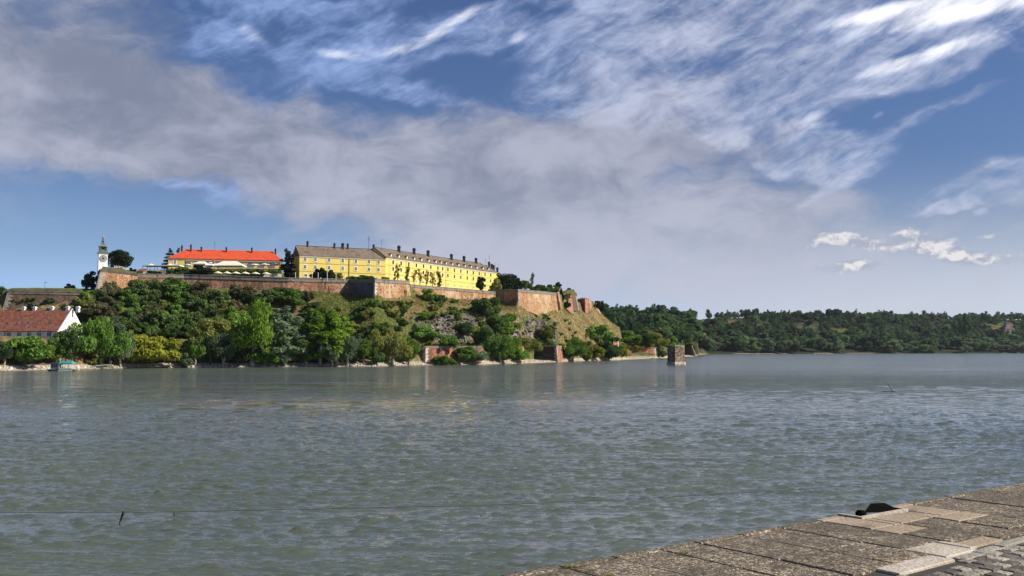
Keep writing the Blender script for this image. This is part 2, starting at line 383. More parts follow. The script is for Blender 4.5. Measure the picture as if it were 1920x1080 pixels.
M['leaf_far'] = mat_leaf('far_leaves', (0.048, 0.088, 0.043), (0.168, 0.248, 0.11), 0.06)
M['leaf_far_pale'] = mat_leaf('far_willow_leaves', (0.062, 0.1, 0.062), (0.188, 0.25, 0.144), 0.08)
M['leaf_far_dark'] = mat_leaf('far_dark_leaves', (0.023, 0.052, 0.032), (0.084, 0.139, 0.071), 0.06)
M['grass_dry'] = mat_leaf('dry_grass', (.10, .10, .025), (.30, .25, .085), 0.15, 0.3)

# ------------------------------------------------------------------ terrain
DZ = 0.875
PROF = {
 -400: (255, [(0, -1), (5, .8), (14, 4), (24, 13), (80, 14), (92, 22), (110, 29), (115, 36), (140, 39), (500, 36), (1500, 60), (2000, 60)]),
 -6: (268, [(0, -1), (5, .8), (14, 3.5), (24, 13), (72, 14), (84, 22), (97, 29), (99, 30), (130, 36), (500, 36), (1500, 60), (2000, 60)]),
 10: (270, [(0, -1), (5, .8), (14, 3.5), (24, 13), (70, 14), (82, 22), (95.3, 28), (99, 36.4), (102, 37.8), (130, 38.5), (500, 36), (1500, 60), (2000, 60)]),
 130: (288, [(0, -1), (4, .9), (8, 3), (15, 12), (45, 14.5), (62, 22), (79.3, 29.5), (84, 36.4), (87, 37.8), (120, 38.5), (500, 38), (1500, 60), (2000, 60)]),
 168: (297, [(0, -1), (4, 1), (8, 3), (15, 11), (42, 15.5), (58, 24), (71.8, 31), (77, 36.4), (80, 37.8), (110, 39), (500, 38), (1500, 60), (2000, 60)]),
 179: (300, [(0, -1), (4, 1), (8, 3), (18, 11), (45, 19), (60, 27), (70, 33), (76.5, 36), (81, 38.5), (100, 40), (500, 38), (1500, 60), (2000, 60)]),
 189: (302, [(0, -1), (4, 1), (8, 3), (18, 11), (43, 19), (58, 28), (70, 36), (74, 47.6), (79, 50.2), (100, 50), (500, 40), (1500, 60), (2000, 60)]),
 220: (308, [(0, -1), (4, 1), (8, 3), (19, 11), (40, 19), (58, 30), (69, 37.5), (73, 46.8), (77, 49.8), (100, 50), (500, 40), (1500, 60), (2000, 60)]),
 258: (316, [(0, -1), (4, 1), (8, 3), (20, 11), (40, 20), (55, 31), (67.3, 38.5), (71, 45.5), (76, 48.4), (90, 48.5), (500, 40), (1500, 60), (2000, 60)]),
 300: (320, [(0, -1), (4, 1), (8, 3), (20, 11), (40, 21), (57, 33), (69, 40), (72, 46.0), (88, 47), (92, 51.5), (130, 54), (500, 42), (1500, 60), (2000, 60)]),
 345: (323, [(0, -1), (4, 1), (9, 3.5), (20, 10), (40, 22), (58, 35), (70.3, 41), (73, 46.8), (86, 47.2), (91, 51.8), (100, 52.4), (160, 53), (500, 42), (1500, 60), (2000, 60)]),
 400: (327, [(0, -1), (4, 1), (9, 3.5), (20, 10), (38, 22), (52, 34), (67, 40.5), (70, 46.6), (84, 47), (88, 52.0), (100, 52.5), (160, 53), (500, 42), (1500, 60), (2000, 60)]),
 528: (335, [(0, -1), (4, 1), (10, 3.5), (18, 9), (34, 20), (50, 32), (60.3, 38.5), (63, 45.6), (80, 46), (84, 51.8), (100, 52.5), (160, 53), (500, 42), (1500, 60), (2000, 60)]),
 536: (336, [(0, -1), (4, 1), (10, 3.5), (18, 9), (34, 20), (50, 32), (59.3, 38.5), (62, 45.4), (110, 46.3), (600, 42), (1500, 60), (2000, 60)]),
 655: (343, [(0, -1), (4, 1), (10, 3.5), (20, 9), (36, 19), (50, 31), (61.8, 38.4), (65, 45.4), (110, 46.0), (600, 42), (1500, 60), (2000, 60)]),
 703: (346, [(0, -1), (4, 1), (10, 3.5), (18, 9), (28, 19), (38, 28), (46.3, 34.2), (52, 45), (110, 46.0), (600, 42), (1500, 60), (2000, 60)]),
 768: (366, [(0, -1), (4, 1), (8, 2), (12, 6), (20, 12), (32, 24), (40, 32), (48.2, 36.8), (52, 43.2), (120, 45.5), (600, 42), (1500, 60), (2000, 60)]),
 797: (371, [(0, -1), (3, .8), (6.3, 1.5), (8.8, 9.6), (20, 10.8), (23, 13), (33, 25), (42, 33), (56, 37.6), (60, 42.6), (130, 45.5), (600, 42), (1500, 60), (2000, 60)]),
 850: (377, [(0, -1), (3, .8), (7.3, 1.5), (10, 9.6), (25, 10.8), (28, 13.5), (39, 27), (49, 33), (68.3, 38.2), (72, 42.6), (150, 45.5), (600, 42), (1500, 60), (2000, 60)]),
 905: (386, [(0, -1), (3, .8), (6, 1.6), (9.5, 9.6), (30, 10.8), (34, 14), (46, 28), (56, 33), (77.8, 38), (81, 42.6), (150, 45.5), (600, 42), (1500, 60), (2000, 60)]),
 930: (400, [(0, -1), (4, 1), (8, 3), (14, 9.5), (28, 10.8), (32, 14), (42, 28), (52, 33), (79.3, 37.8), (83, 45.8), (150, 47.5), (600, 42), (1500, 60), (2000, 60)]),
 971: (415, [(0, -1), (4, 1), (10, 3), (16, 9), (26, 10.5), (29, 13.5), (36, 24), (43, 30), (48.3, 35.3), (52, 45.6), (150, 48), (600, 42), (1500, 60), (2000, 60)]),
 1003: (430, [(0, -1), (5, 1), (39, 1.8), (41.5, 10.0), (43, 10.6), (46, 14), (50, 24), (53, 29), (56.3, 34.6), (60, 45.6), (150, 48), (600, 42), (1500, 60), (2000, 60)]),
 1042: (460, [(0, -1), (1, .2), (2.3, .8), (5, 9.6), (14, 11), (20, 14), (30, 25), (38, 29), (49, 34), (53, 45.8), (150, 48), (600, 42), (1500, 60), (2000, 60)]),
 1056: (475, [(0, -1), (2, .3), (4, .9), (12, 4), (20, 9.5), (26, 11), (36, 24), (43, 30), (49.3, 36), (53, 47), (80, 49), (600, 42), (1500, 62), (2000, 60)]),
 1086: (500, [(0, -1), (2, .3), (4, 1), (15, 8), (24, 10.5), (36, 22), (44, 28), (50, 33), (59, 37.5), (63, 43.6), (100, 44), (600, 46), (1400, 64), (2000, 60)]),
 1117: (520, [(0, -1), (2, .3), (4, 1), (15, 8), (24, 10.5), (38, 26), (46, 31), (50, 34), (54.3, 37.3), (58, 40), (80, 39), (600, 50), (1300, 66), (2000, 60)]),
 1137: (530, [(0, -1), (4, 1), (14, 8), (22, 10.5), (55, 31), (60, 32), (80, 25), (130, 22), (300, 36), (500, 48), (1000, 66), (1700, 60)]),
 1162: (550, [(0, -1), (4, 1), (14, 8), (24, 10), (50, 24.5), (54, 24.5), (70, 16), (120, 17), (250, 32), (450, 48), (950, 68), (1650, 60)]),
 1173: (575, [(0, -1), (4, .8), (59, 2), (62.5, 9.4), (110, 11), (180, 20), (270, 32), (450, 49), (920, 68), (1600, 62)]),
 1229: (632, [(0, -1), (4, .3), (12.5, .8), (16, 9.4), (50, 10.5), (130, 18), (230, 33), (420, 49), (900, 68), (1600, 62)]),
 1250: (690, [(0, -1), (4, .6), (8, 1.2), (14, 9), (60, 11), (150, 22), (300, 42), (420, 50), (860, 68), (1600, 62)]),
 1283: (800, [(0, -1), (10, 1), (58.5, 2), (62, 12), (90, 12.6), (180, 26), (340, 47), (500, 55), (750, 67), (1500, 62)]),
 1303: (845, [(0, -1), (1.5, .4), (3, .8), (6.5, 11.5), (60, 12), (160, 25), (330, 50), (500, 62), (750, 75), (1500, 66)]),
 1310: (1060, [(0, -1), (40, 2), (120, 9), (220, 34), (500, 72), (1200, 70)]),
 1330: (1235, [(0, -1), (15, 1.5), (60, 8), (150, 28), (300, 54), (450, 76), (700, 78), (1200, 60)]),
 1500: (1330, [(0, -1), (15, 1.5), (60, 8), (150, 25), (300, 54), (450, 81), (700, 85), (1200, 60)]),
 1700: (1450, [(0, -1), (15, 1.5), (60, 8), (160, 25), (330, 54), (520, 86), (800, 88), (1200, 70)]),
 1920: (1580, [(0, -1), (15, 1.5), (60, 8), (160, 25), (330, 52), (560, 92), (800, 97), (1200, 80)]),
 2500: (1700, [(0, -1), (15, 1.5), (60, 8), (160, 25), (330, 55), (560, 96), (800, 100), (1200, 80)]),
}
PK = sorted(PROF)
def rock_mask(px, zo):
    a = sstep(px, 740, 830) * (1 - sstep(px, 1020, 1060)) * sstep(zo, 10.8, 13.5) * (1 - sstep(zo, 21, 30))
    return a
def ground_old(px, Yo):
    """survey height at a bearing (photo column at the horizon) and depth"""
    px = np.atleast_1d(np.asarray(px, float)); Yo = np.atleast_1d(np.asarray(Yo, float)); px, Yo = np.broadcast_arrays(px, Yo)
    z = np.zeros(px.shape); off_ = np.zeros(px.shape)
    for a, b in zip(PK[:-1], PK[1:]):
        k = (px >= a) & (px < b)
        if not k.any(): continue
        t = (px[k] - a) / (b - a); sh = PROF[a][0] * (1 - t) + PROF[b][0] * t; off = Yo[k] - sh; off_[k] = off
        qa, qb = np.array([(-10, -3.5)] + PROF[a][1]), np.array([(-10, -3.5)] + PROF[b][1])
        if len(qa) == len(qb):                       # slide the break points of one profile into those of the next
            zz = np.full(off.shape, qa[-1, 1]); done = np.zeros(off.shape, bool)
            for i in range(len(qa) - 1):
                x0, x1 = qa[i, 0] * (1 - t) + qb[i, 0] * t, qa[i + 1, 0] * (1 - t) + qb[i + 1, 0] * t
                z0, z1 = qa[i, 1] * (1 - t) + qb[i, 1] * t, qa[i + 1, 1] * (1 - t) + qb[i + 1, 1] * t
                m_ = ~done & (off < x1); zz[m_] = (z0 + (z1 - z0) * np.clip((off - x0) / (x1 - x0), 0, 1))[m_]; done |= m_
            z[k] = zz
        else:
            za = np.interp(off, qa[:, 0], qa[:, 1]); zb = np.interp(off, qb[:, 0], qb[:, 1]); z[k] = za * (1 - t) + zb * t
    X = (px - 960) / FPX * Yo * 1.125; Y = Yo * 1.125
    r = rock_mask(px, z)
    amp = sstep(z, 1.5, 6) * (1 - 0.75 * sstep(z, 40, 44) * (px < 1150))
    n = (fbm(X * .12, Y * .12) - .5) * 2.4 * amp + (fbm(X * .6 + 40, Y * .6) - .5) * 1.0 * amp
    rid = np.abs(fbm(X * .10 + z * .05, Y * .16 + z * .2, 5) - .5) * 2
    rid2 = np.abs(fbm(X * .35 + 9 + z * .15, z * .45, 4) - .5) * 2
    n = n + r * ((.25 - rid) * 9.0 + (.3 - rid2) * 5.0)
    n = n + sstep(Yo, 900, 1300) * (fbm(X * .012, Y * .012, 3) - .5) * 14 * sstep(z, 10, 30)
    n = n + 0.35 * (fbm(X * .25, Y * .25) - .5) * sstep(z, -2, 1)
    return z + n
def ground(px, Yo): return float(ground_old(px, Yo)[0]) * DZ
def place(px, Yo):
    g = ground(px, Yo); return Vector(((px - 960) / FPX * Yo * 1.125, Yo * 1.125, g))
_YS = np.concatenate([np.arange(240, 760, 0.5), np.arange(760, 2400, 3)])
def hit(px, py, ymin=0):
    """first ground point on the sight line of a measured photo position: (bearing column, survey depth)"""
    d = ray(px, py); u = d[0] / d[1]; col = 960 + u * FPX
    zr = (HCAM + d[2] / d[1] * _YS * 1.125); g = ground_old(np.full(_YS.shape, col), _YS) * DZ
    k = np.nonzero((g > zr) & (_YS > ymin))[0]
    return (col, float(_YS[k[0]])) if len(k) else None

def build_terrain():
    cols = np.concatenate([np.arange(-400, -40, 8), np.arange(-40, 1345, 2.0), np.arange(1345, 2500, 6)])
    rows = np.concatenate([np.arange(-6, 100, 0.75), np.arange(100, 200, 3.5), np.arange(200, 500, 10), np.arange(500, 1301, 40)])
    sh = np.interp(cols, PK, [PROF[k][0] for k in PK])
    PX, OFF = np.meshgrid(cols, rows, indexing='ij'); YO = sh[:, None] + OFF
    zo = ground_old(PX.ravel(), YO.ravel())
    X = (PX.ravel() - 960) / FPX * YO.ravel() * 1.125; Y = YO.ravel() * 1.125; Z = zo * DZ
    nc, nr = len(cols), len(rows); i = np.arange(nc - 1)[:, None] * nr + np.arange(nr - 1)[None, :]
    F = np.stack([i, i + nr, i + nr + 1, i + 1], -1).reshape(-1, 4)
    # what covers the ground: rock, green grass, beach, bare earth
    px = PX.ravel(); nz = fbm(X * .09, Y * .09, 4); nz2 = fbm(X * .03 + 7, Y * .03, 3)
    r = sstep(rock_mask(px, zo) * .9 + (fbm(X * .045 + 3, Y * .045, 5) - .5) * 2.6, .35, .75) * (rock_mask(px, zo) > .02)
    green = sstep(nz2, .40, .62) * .8
    green = np.maximum(green, sstep(px, 520, 600) * (1 - sstep(px, 690, 730)) * sstep(zo, 32, 37) * sstep(nz, .35, .5))
    green = np.where((px > 800) & (px < 1040) & (zo > 28), green * .45, green)
    green = np.where((px > 1060) & (px < 1165) & (Y < 760), green * .2, green)
    green = np.where((zo > 9) & (zo < 12) & (px > 985) & (px < 1060), .95, green)
    green = np.where((zo > 46) & (px < 1150), .8, green)
    green = np.where((YO.ravel() > 900) | ((px > 1150) & (YO.ravel() > 720)), 3.0, green)
    for bx, by, brx, brd in ((1585, 622, 36, 60), (1420, 640, 30, 40), (1850, 606, 40, 60), (1640, 628, 30, 40)):
        h = hit(bx, by)
        if h: green = np.where((green > 2) & (((px - h[0]) / brx) ** 2 + ((YO.ravel() - h[1]) / brd) ** 2 < 1), .8, green)
    beach = (1 - sstep(zo, 1.3, 2.6)) * np.where(YO.ravel() > 900, .5 * sstep(fbm(X * .02, Y * .004), .35, .6), 1)
    earth = np.zeros(px.shape)
    for bx, by, brx, bry in ((1350, 604, 70, 10), (1520, 620, 30, 9), (1325, 620, 20, 10), (1210, 600, 14, 8), (1300, 606, 40, 7), (1432, 612, 22, 8)):
        h = hit(bx, by)
        if h: earth = np.maximum(earth, np.exp(-((px - h[0]) / brx) ** 2 - ((YO.ravel() - h[1]) / 60) ** 2))
    me = mesh_np('hillside', np.stack([X, Y, Z], 1), F, [], smooth=True)
    at = me.color_attributes.new('cover', 'FLOAT_COLOR', 'POINT')
    at.data.foreach_set('color', np.stack([r, green, beach, earth], 1).astype(np.float32).ravel())
    m, nt, bs = mat('hillside_ground'); p = pos(nt)
    a = nt.nodes.new('ShaderNodeAttribute'); a.attribute_name = 'cover'; sc = nt.nodes.new('ShaderNodeSeparateColor'); nt.links.new(a.outputs['Color'], sc.inputs[0])
    R, G, B, A = S(nt, sc.outputs[0]), S(nt, sc.outputs[1]), S(nt, sc.outputs[2]), S(nt, a.outputs['Alpha'])
    n1 = noise(nt, p, 0.5, 6, .65); n2 = noise(nt, p, 2.0, 4, .65); n3 = noise(nt, p, 0.13, 5, .6)
    dry = mixc(nt, n1.smooth(.38, .62), (.105, .09, .036), (.26, .205, .09))
    dry = mixc(nt, n3.smooth(.45, .62) * .8, dry, (.15, .095, .05))
    grn = mixc(nt, n1.smooth(.35, .65), (.035, .055, .014), (.12, .14, .035))
    col = mixc(nt, (G + (n1 - .5) * 1.2).smooth(.3, .7), dry, grn)
    col = mixc(nt, G.smooth(1.6, 2.4), col, (.022, .034, .015))
    rn = noise(nt, scaled(nt, p, (1.0, 1.0, 0.6)), 0.42, 8, .75, .6); rn2 = noise(nt, p, 0.2, 4, .6)
    rock = mixc(nt, rn.smooth(.42, .60), (.020, .019, .020), (.235, .215, .18))
    rock = mixc(nt, rn2.smooth(.47, .62) * .75, rock, (.16, .125, .06))
    col = mixc(nt, (R + (n2 - .5) * .5).smooth(.35, .6), col, rock)
    col = mixc(nt, A * .75, col, (.16, .115, .065))
    sand = mixc(nt, n2.smooth(.36, .64), (.20, .16, .11), (.52, .44, .33))
    col = mixc(nt, (B + (n1 - .5) * .7).smooth(.4, .62), col, sand)
    sz = nt.nodes.new('ShaderNodeSeparateXYZ'); nt.links.new(p, sz.inputs[0])
    wet = S(nt, sz.outputs[2]).smooth(.45, .05)
    col = mixc(nt, wet * .7, col, (.07, .06, .045))
    nt.links.new(col, bs.inputs['Base Color']); bs.inputs['Roughness'].default_value = .95; bs.inputs['Specular IOR Level'].default_value = .1
    bump(nt, bs, n2 + rn * R, .8, .5)
    me.materials.append(m); o = link('hillside', me); tag(o, 'rocky hillside with dry grass rising from the river to the fortress', kind='structure')
    return o
build_terrain()

# ------------------------------------------------------------------ river
def build_water():
    # rows evenly spread in sight angle, from under the quay to far behind the bank
    dep = np.concatenate([np.linspace(430, 300, 170)[:-1], np.linspace(300, 40, 900)[:-1], 1.0 / np.linspace(1 / 40.0, 1 / 4.0, 190)])
    Y = np.concatenate([np.linspace(-30, 29.0, 120), 12600.0 / dep])
    U = np.linspace(-.68, .68, 1250)
    X = U[:, None] * np.where(Y > 30, Y + 16, 46)[None, :]; YY = np.broadcast_to(Y[None, :], X.shape); Z = np.zeros(X.shape)
    dY = np.gradient(Y); r2 = np.random.default_rng(3)
    # wind waves and cross ripples, each faded out where the mesh is too coarse for it
    wx = (fbm(X * .05, YY * .03, 3) - .5) * 4; gust = .30 + 1.4 * fbm(X * .016 + 3, YY * .022, 4)
    for k in range(60):
        lam = 0.25 * (3.6 / 0.25) ** (k / 59.0) * r2.uniform(.9, 1.1); th = r2.normal(math.radians(94 if k % 3 else 108), math.radians(11)); ph = r2.uniform(0, 2 * PI)
        kk = 2 * PI / lam; amp = 0.0215 * lam * r2.uniform(.6, 1.3) / (1 + (lam / 0.5) ** 1.5)
        fade = sstep(lam, dY * 2.0, dY * 4.0)[None, :]
        Z += amp * fade * np.sin(kk * (X * math.cos(th) + YY * math.sin(th) + wx * (0.3 + lam * .12)) + ph)
    # sharpen the crests a little
    sg = max(float(Z[:, 230:430].std()), 1e-4); q = np.clip(Z / sg, -3, 3); Z = (np.exp(q * .55) - 1.15) / .62 * sg * gust
    nc, nr = X.shape; i = np.arange(nc - 1)[:, None] * nr + np.arange(nr - 1)[None, :]
    F = np.stack([i, i + nr, i + nr + 1, i + 1], -1).reshape(-1, 4)
    m, nt, bs = mat('river_water'); p = pos(nt)
    bs.inputs['Roughness'].default_value = .04; bs.inputs['IOR'].default_value = 2.0
    n0 = noise(nt, p, .02, 3, .5)
    nt.links.new(mixc(nt, n0.smooth(.35, .65), (.082, .097, .068), (.100, .114, .082)), bs.inputs['Base Color'])
    w1 = noise(nt, scaled(nt, p, (.75, 2.0, 1)), 1.5, 3, .6, .4); w2 = noise(nt, scaled(nt, p, (.45, 1.5, 1)), .55, 4, .65, .5); w3 = noise(nt, scaled(nt, p, (.5, 1.6, 1)), .10, 3, .6, .5)
    g = noise(nt, scaled(nt, p, (.010, .045, 1)), 1.0, 7, .68, .3).smooth(.36, .64)
    bump(nt, bs, (w1 * .25 + w2 * 1.1 + w3 * 1.6) * (g * 1.2 + .25), .45, .42)
    sy = nt.nodes.new('ShaderNodeSeparateXYZ'); nt.links.new(p, sy.inputs[0])
    bn = [n for n in nt.nodes if n.bl_idname == 'ShaderNodeBump'][0]; nt.links.new((S(nt, sy.outputs[1]).smooth(50, 280) * .75 + .2).v, bn.inputs['Strength'])
    nt.links.new((g * .03 + S(nt, sy.outputs[1]).smooth(140, 380) * .13 + .03).v, bs.inputs['Roughness'])
    me = mesh_np('river', np.stack([X.ravel(), YY.ravel(), Z.ravel()], 1), F, [m], smooth=True)
    tag(link('river', me), 'wide grey green river with wind ripples', kind='structure')
build_water()

# ------------------------------------------------------------------ quay in the foreground
QZ = HCAM - 2.8
def gq(px, py):
    d = ray(px, py); t = -2.8 / d[2]; return Vector((d[0] * t, d[1] * t, QZ))
Q0, Q1 = gq(940, 1080), gq(1920, 905)
qe = (Q1 - Q0).normalized(); qn = Vector((qe.y, -qe.x, 0))
def QP(s, t, z=0.0): return Q0 + qe * s + qn * t + Vector((0, 0, z))
def build_quay():
    conc = mat_mottle('pebble_concrete', (.30, .25, .18), (.10, .082, .06), None, 60, 0, .95, .10, 38, .8)
    # exposed aggregate: pale and dark pebbles in brown mortar
    nt = conc.node_tree; bs = nt.nodes['Principled BSDF']; p = pos(nt)
    v = nt.nodes.new('ShaderNodeTexVoronoi'); nt.links.new(p, v.inputs['Vector']); v.inputs['Scale'].default_value = 42
    sc = nt.nodes.new('ShaderNodeSeparateColor'); nt.links.new(v.outputs['Color'], sc.inputs[0]); r = S(nt, sc.outputs[0])
    big = noise(nt, p, .9, 4, .6); mid = noise(nt, p, 5, 5, .7)
    oi = nt.nodes.new('ShaderNodeAttribute'); oi.attribute_name = 'tone'; tone = S(nt, oi.outputs['Fac'])
    col = mixc(nt, r.smooth(.15, .95), (.062, .048, .033), (.43, .335, .225))
    col = mixc(nt, r.smooth(.84, .9), col, (.66, .60, .48))
    col = mixc(nt, (big * .5 + mid * .5).smooth(.38, .60) * .72, col, (.05, .042, .033))
    col = mixc(nt, tone * .35, col, (.10, .082, .06))
    nt.links.new(col, bs.inputs['Base Color'])
    bump(nt, bs, S(nt, v.outputs['Distance']) * -1.0, .7, .012)
    pale = mat_mottle('worn_pale_concrete', (.27, .21, .145), (.38, .305, .22), (.16, .12, .085), 1.6, 0, .92, .2, 14, .5)
    white = mat_mottle('whitened_concrete', (.38, .32, .25), (.54, .48, .40), (.24, .19, .14), 2.2, 0, .92, .2, 14, .5)
    base = mat_mottle('quay_wall_concrete', (.10, .085, .065), (.2, .17, .135), (.05, .042, .033), .8, 1)
    joint = mat_plain('joint_dirt', (.045, .038, .028), .95)
    # body: everything below the slabs, with the notch for the ladder left open
    mb = MB(); RS0, RS1, RT = 7.17, 8.46, .36
    def body(s0, s1, t0, t1, z1=-.07, m=0):
        mb.hexa([QP(s0, t0, -7.5), QP(s0, t1, -7.5), QP(s1, t1, -7.5), QP(s1, t0, -7.5)], [QP(s0, t0, z1), QP(s0, t1, z1), QP(s1, t1, z1), QP(s1, t0, z1)], m)
    body(-14, RS0, .01, 9); body(RS1, 42, .01, 9); body(RS0, RS1, RT + .012, 9)
    body(RS0, RS1, .01, RT + .012, -1.6)
    tag(mb.build('quay', [base]), 'concrete quay along the near bank of the river', kind='structure')
    r3 = random.Random(5)
    sl = MB(); tones = []
    def slab(s0, s1, t0, t1, m=0, h=0.0, g=.012):
        jit = lambda: r3.uniform(-.004, .004); z1 = h + r3.uniform(-.008, .008)
        q = [(s0 + g, t0 + g), (s0 + g, t1 - g), (s1 - g, t1 - g), (s1 - g, t0 + g)]
        b = 0.014
        qi = [(s0 + g + b, t0 + g + b), (s0 + g + b, t1 - g - b), (s1 - g - b, t1 - g - b), (s1 - g - b, t0 + g + b)]
        k = len(sl.v); zs = [z1 + jit() for _ in range(4)]
        sl.v += [tuple(QP(a, c, -.12)) for a, c in q] + [tuple(QP(a, c, z - .014)) for (a, c), z in zip(q, zs)] + [tuple(QP(a, c, z)) for (a, c), z in zip(qi, zs)]
        for l in (0, 4):
            for i in range(4):
                j = (i + 1) % 4; sl.f.append((k + l + i, k + l + j, k + l + 4 + j, k + l + 4 + i)); sl.m.append(m)
        sl.f.append((k + 8, k + 9, k + 10, k + 11)); sl.m.append(m)
        tones.extend([r3.random() if m == 0 else .3] * 12)
    bounds = [-14] + [round(-13.2 + i * 1.9, 2) for i in range(6)]
    cuts = [-14, -12, -10.1, -8.2, -6.3, -4.4, -2.6, -.9, .0, .92, 1.85, 2.72, 3.5, 4.47, 5.42, 6.45, 7.3, 8.2, 9.22, 10.52, 11.9, 13.2, 14.5, 15.8, 17.1, 18.4, 20, 22, 24, 26, 28, 30, 32, 34, 36, 38, 40]
    for a, b in zip(cuts[:-1], cuts[1:]):
        paleA = 6.4 <= a < 9.2
        # edge strip (kept out of the notch)
        if a < 7.2 and b > 7.2: slab(a, RS0 - .06, -.03, .15, 1 if paleA else 0, .004)
        elif a > 7.2 and b < 8.4: pass
        elif a < 8.46 < b: slab(RS1 + .06, b, -.03, .15, 1, .004)
        else: slab(a, b, -.03 + r3.uniform(-.02, .012), .15, 0, .004)
        if a < .5 and b > .6: pass
        # first wide row
        if a == 6.45: slab(a, RS0 - .06, .15, 1.02, 1); slab(a, b, 1.02, 1.5, 1); slab(RS0 - .06, b, RT + .09, 1.02, 1)
        elif a == 7.3: slab(a, b, RT + .09, 1.02, 1); slab(a, b, 1.02, 1.5)
        elif a == 8.2: slab(a, RS1 + .06, RT + .09, 1.02, 1); slab(RS1 + .06, b, .15, 1.02, 1); slab(a, b, 1.02, 1.5, 1)
        else: slab(a, b, .15, 1.5)
        if a == 5.42: slab(a, b, 1.5, 2.13)
        elif a < 4.5 or a > 9: slab(a, b, 1.5, 2.62 if a < 5 else 2.6)
        else: slab(a, b, 1.5, 2.14 if a < 6 else 2.3)
    slab(5.40, 6.22, 2.15, 2.80, 2, .003); slab(4.47, 5.38, 2.13, 2.55); slab(4.02, 5.38, 2.56, 2.94, 2, .003); slab(6.45, 7.30, 2.32, 2.66, 1)
    slab(6.24, 6.45, 2.15, 2.7, 2); slab(7.3, 8.2, 2.32, 2.60); slab(8.2, 9.2, 2.32, 2.60)
    o = sl.build('quay_paving', [conc, pale, white]); tag(o, 'pebbled concrete slabs with pale patches along the quay edge', kind='structure')
    at = o.data.attributes.new('tone', 'FLOAT', 'POINT'); at.data.foreach_set('value', np.array(tones, np.float32))
    # joints' dirt bed
    jb = MB(); jb.hexa([QP(-14, .0, -.11), QP(-14, 9, -.11), QP(40, 9, -.11), QP(40, .0, -.11)], [QP(-14, RT + .1, -.035), QP(-14, 9, -.035), QP(40, 9, -.035), QP(40, RT + .1, -.035)])
    tag(jb.build('quay_bedding', [joint]), 'dark soil bed in the joints of the quay paving', kind='structure')
    # kerb stones and cobbles
    cb = MB(); ctone = []
    cob = mat_mottle('granite_setts', (.13, .115, .095), (.24, .215, .175), (.40, .36, .30), 2.4, 0, .85, .2, 16, .7)
    nt = cob.node_tree; bs = nt.nodes['Principled BSDF']; a_ = nt.nodes.new('ShaderNodeAttribute'); a_.attribute_name = 'tone'
    old = bs.inputs['Base Color'].links[0].from_socket
    nt.links.new(mixc(nt, S(nt, a_.outputs['Fac']).smooth(.0, 1.), mixc(nt, .75, old, (.07, .062, .05)), mixc(nt, .55, old, (.47, .43, .35))), bs.inputs['Base Color'])
    def sett(s0, s1, t0, t1, z, m=0, tilt=.007):
        c = [(s0, t0), (s0, t1), (s1, t1), (s1, t0)]; jj = lambda k: r3.uniform(-k, k)
        c = [(a + jj(.007), b + jj(.007)) for a, b in c]; cx = sum(a for a, _ in c) / 4; cy = sum(b for _, b in c) / 4
        lv = [(1.0, -.10), (1.0, -.03), (.965, -.006), (.88, .002), (.5, .006)]; k = len(cb.v); tl = [jj(tilt) for _ in range(4)]
        for f, dz in lv:
            for i, (a, b) in enumerate(c): cb.v.append(tuple(QP(cx + (a - cx) * f, cy + (b - cy) * f, z + dz + tl[i] * f)))
        for l in range(4):
            for i in range(4):
                j = (i + 1) % 4; cb.f.append((k + l * 4 + i, k + l * 4 + j, k + l * 4 + 4 + j, k + l * 4 + 4 + i)); cb.m.append(m)
        cb.f.append(tuple(k + 16 + i for i in range(4))); cb.m.append(m)
        ctone.extend([(.75 + r3.random() * .3) if m else r3.random() ** 1.6] * 20)
    s = 5.45
    kerbs = [(5.48, 6.06), (6.10, 6.72), (6.78, 7.95), (7.99, 9.0), (9.05, 10.2), (10.25, 11.5)] + [(11.55 + i * 1.1, 12.6 + i * 1.1) for i in range(20)]
    for a, b in kerbs:
        tt = 2.70 if a > 6.5 else 2.83 - (.06 if a > 6 else 0)
        sett(a, b, tt, tt + .19, -.002, 1, .006)
    for i, a in enumerate((-.6, .45, 1.4, 2.3, 3.2)): sett(a, a + .85, 2.96, 3.14, -.002, 1, .006)
    t = 2.92; row = 0
    while t < 6.2:
        w = r3.uniform(.185, .215); s = (1.2 if t > 3.2 else 5.2) + (.11 if row % 2 else 0) + r3.uniform(-.03, .03)
        if t < 3.15: s = 4.15 if t > 2.95 else 5.4
        while s < 15:
            l = r3.uniform(.20, .32); g = .02; sett(s, s + l - g, t, t + w - g, -.012 + r3.uniform(-.008, .008)); s += l
        t += w; row += 1
    o = cb.build('cobbled_strip', [cob, cob], smooth=False); tag(o, 'strip of grey cobbles with pale kerb stones behind the quay slabs', kind='structure')
    at = o.data.attributes.new('tone', 'FLOAT', 'POINT'); at.data.foreach_set('value', np.array(ctone, np.float32))
    # ladder notch: pale raised rim, dark steel plate, mooring ring stub
    t_ = thing('ladder_recess', QP(7.8, .2), 'notch in the quay edge with a pale raised rim and dark steel cover', 'quay notch')
    rim = MB()
    for s0, s1, t0, t1 in ((RS0 - .06, RS0, -.03, RT + .07), (RS0, RS1, RT + .005, RT + .07), (RS1, RS1 + .06, -.03, RT + .07)):
        rim.hexa([QP(s0, t0, -.1), QP(s0, t1, -.1), QP(s1, t1, -.1), QP(s1, t0, -.1)], [QP(s0, t0, .035), QP(s0, t1, .035), QP(s1, t1, .035), QP(s1, t0, .035)])
    rim.build('rim', [white], t_)
    pl = MB(); pl.hexa([QP(7.80, .02, -.02), QP(8.35, .30, -.02), QP(8.44, .30, -.02), QP(8.44, .02, -.02)], [QP(8.02, .02, .12), QP(8.38, .28, .02), QP(8.44, .28, .02), QP(8.44, .02, .09)])
    pl.build('steel_cover', M['matt_black'], t_)
    lad = MB()
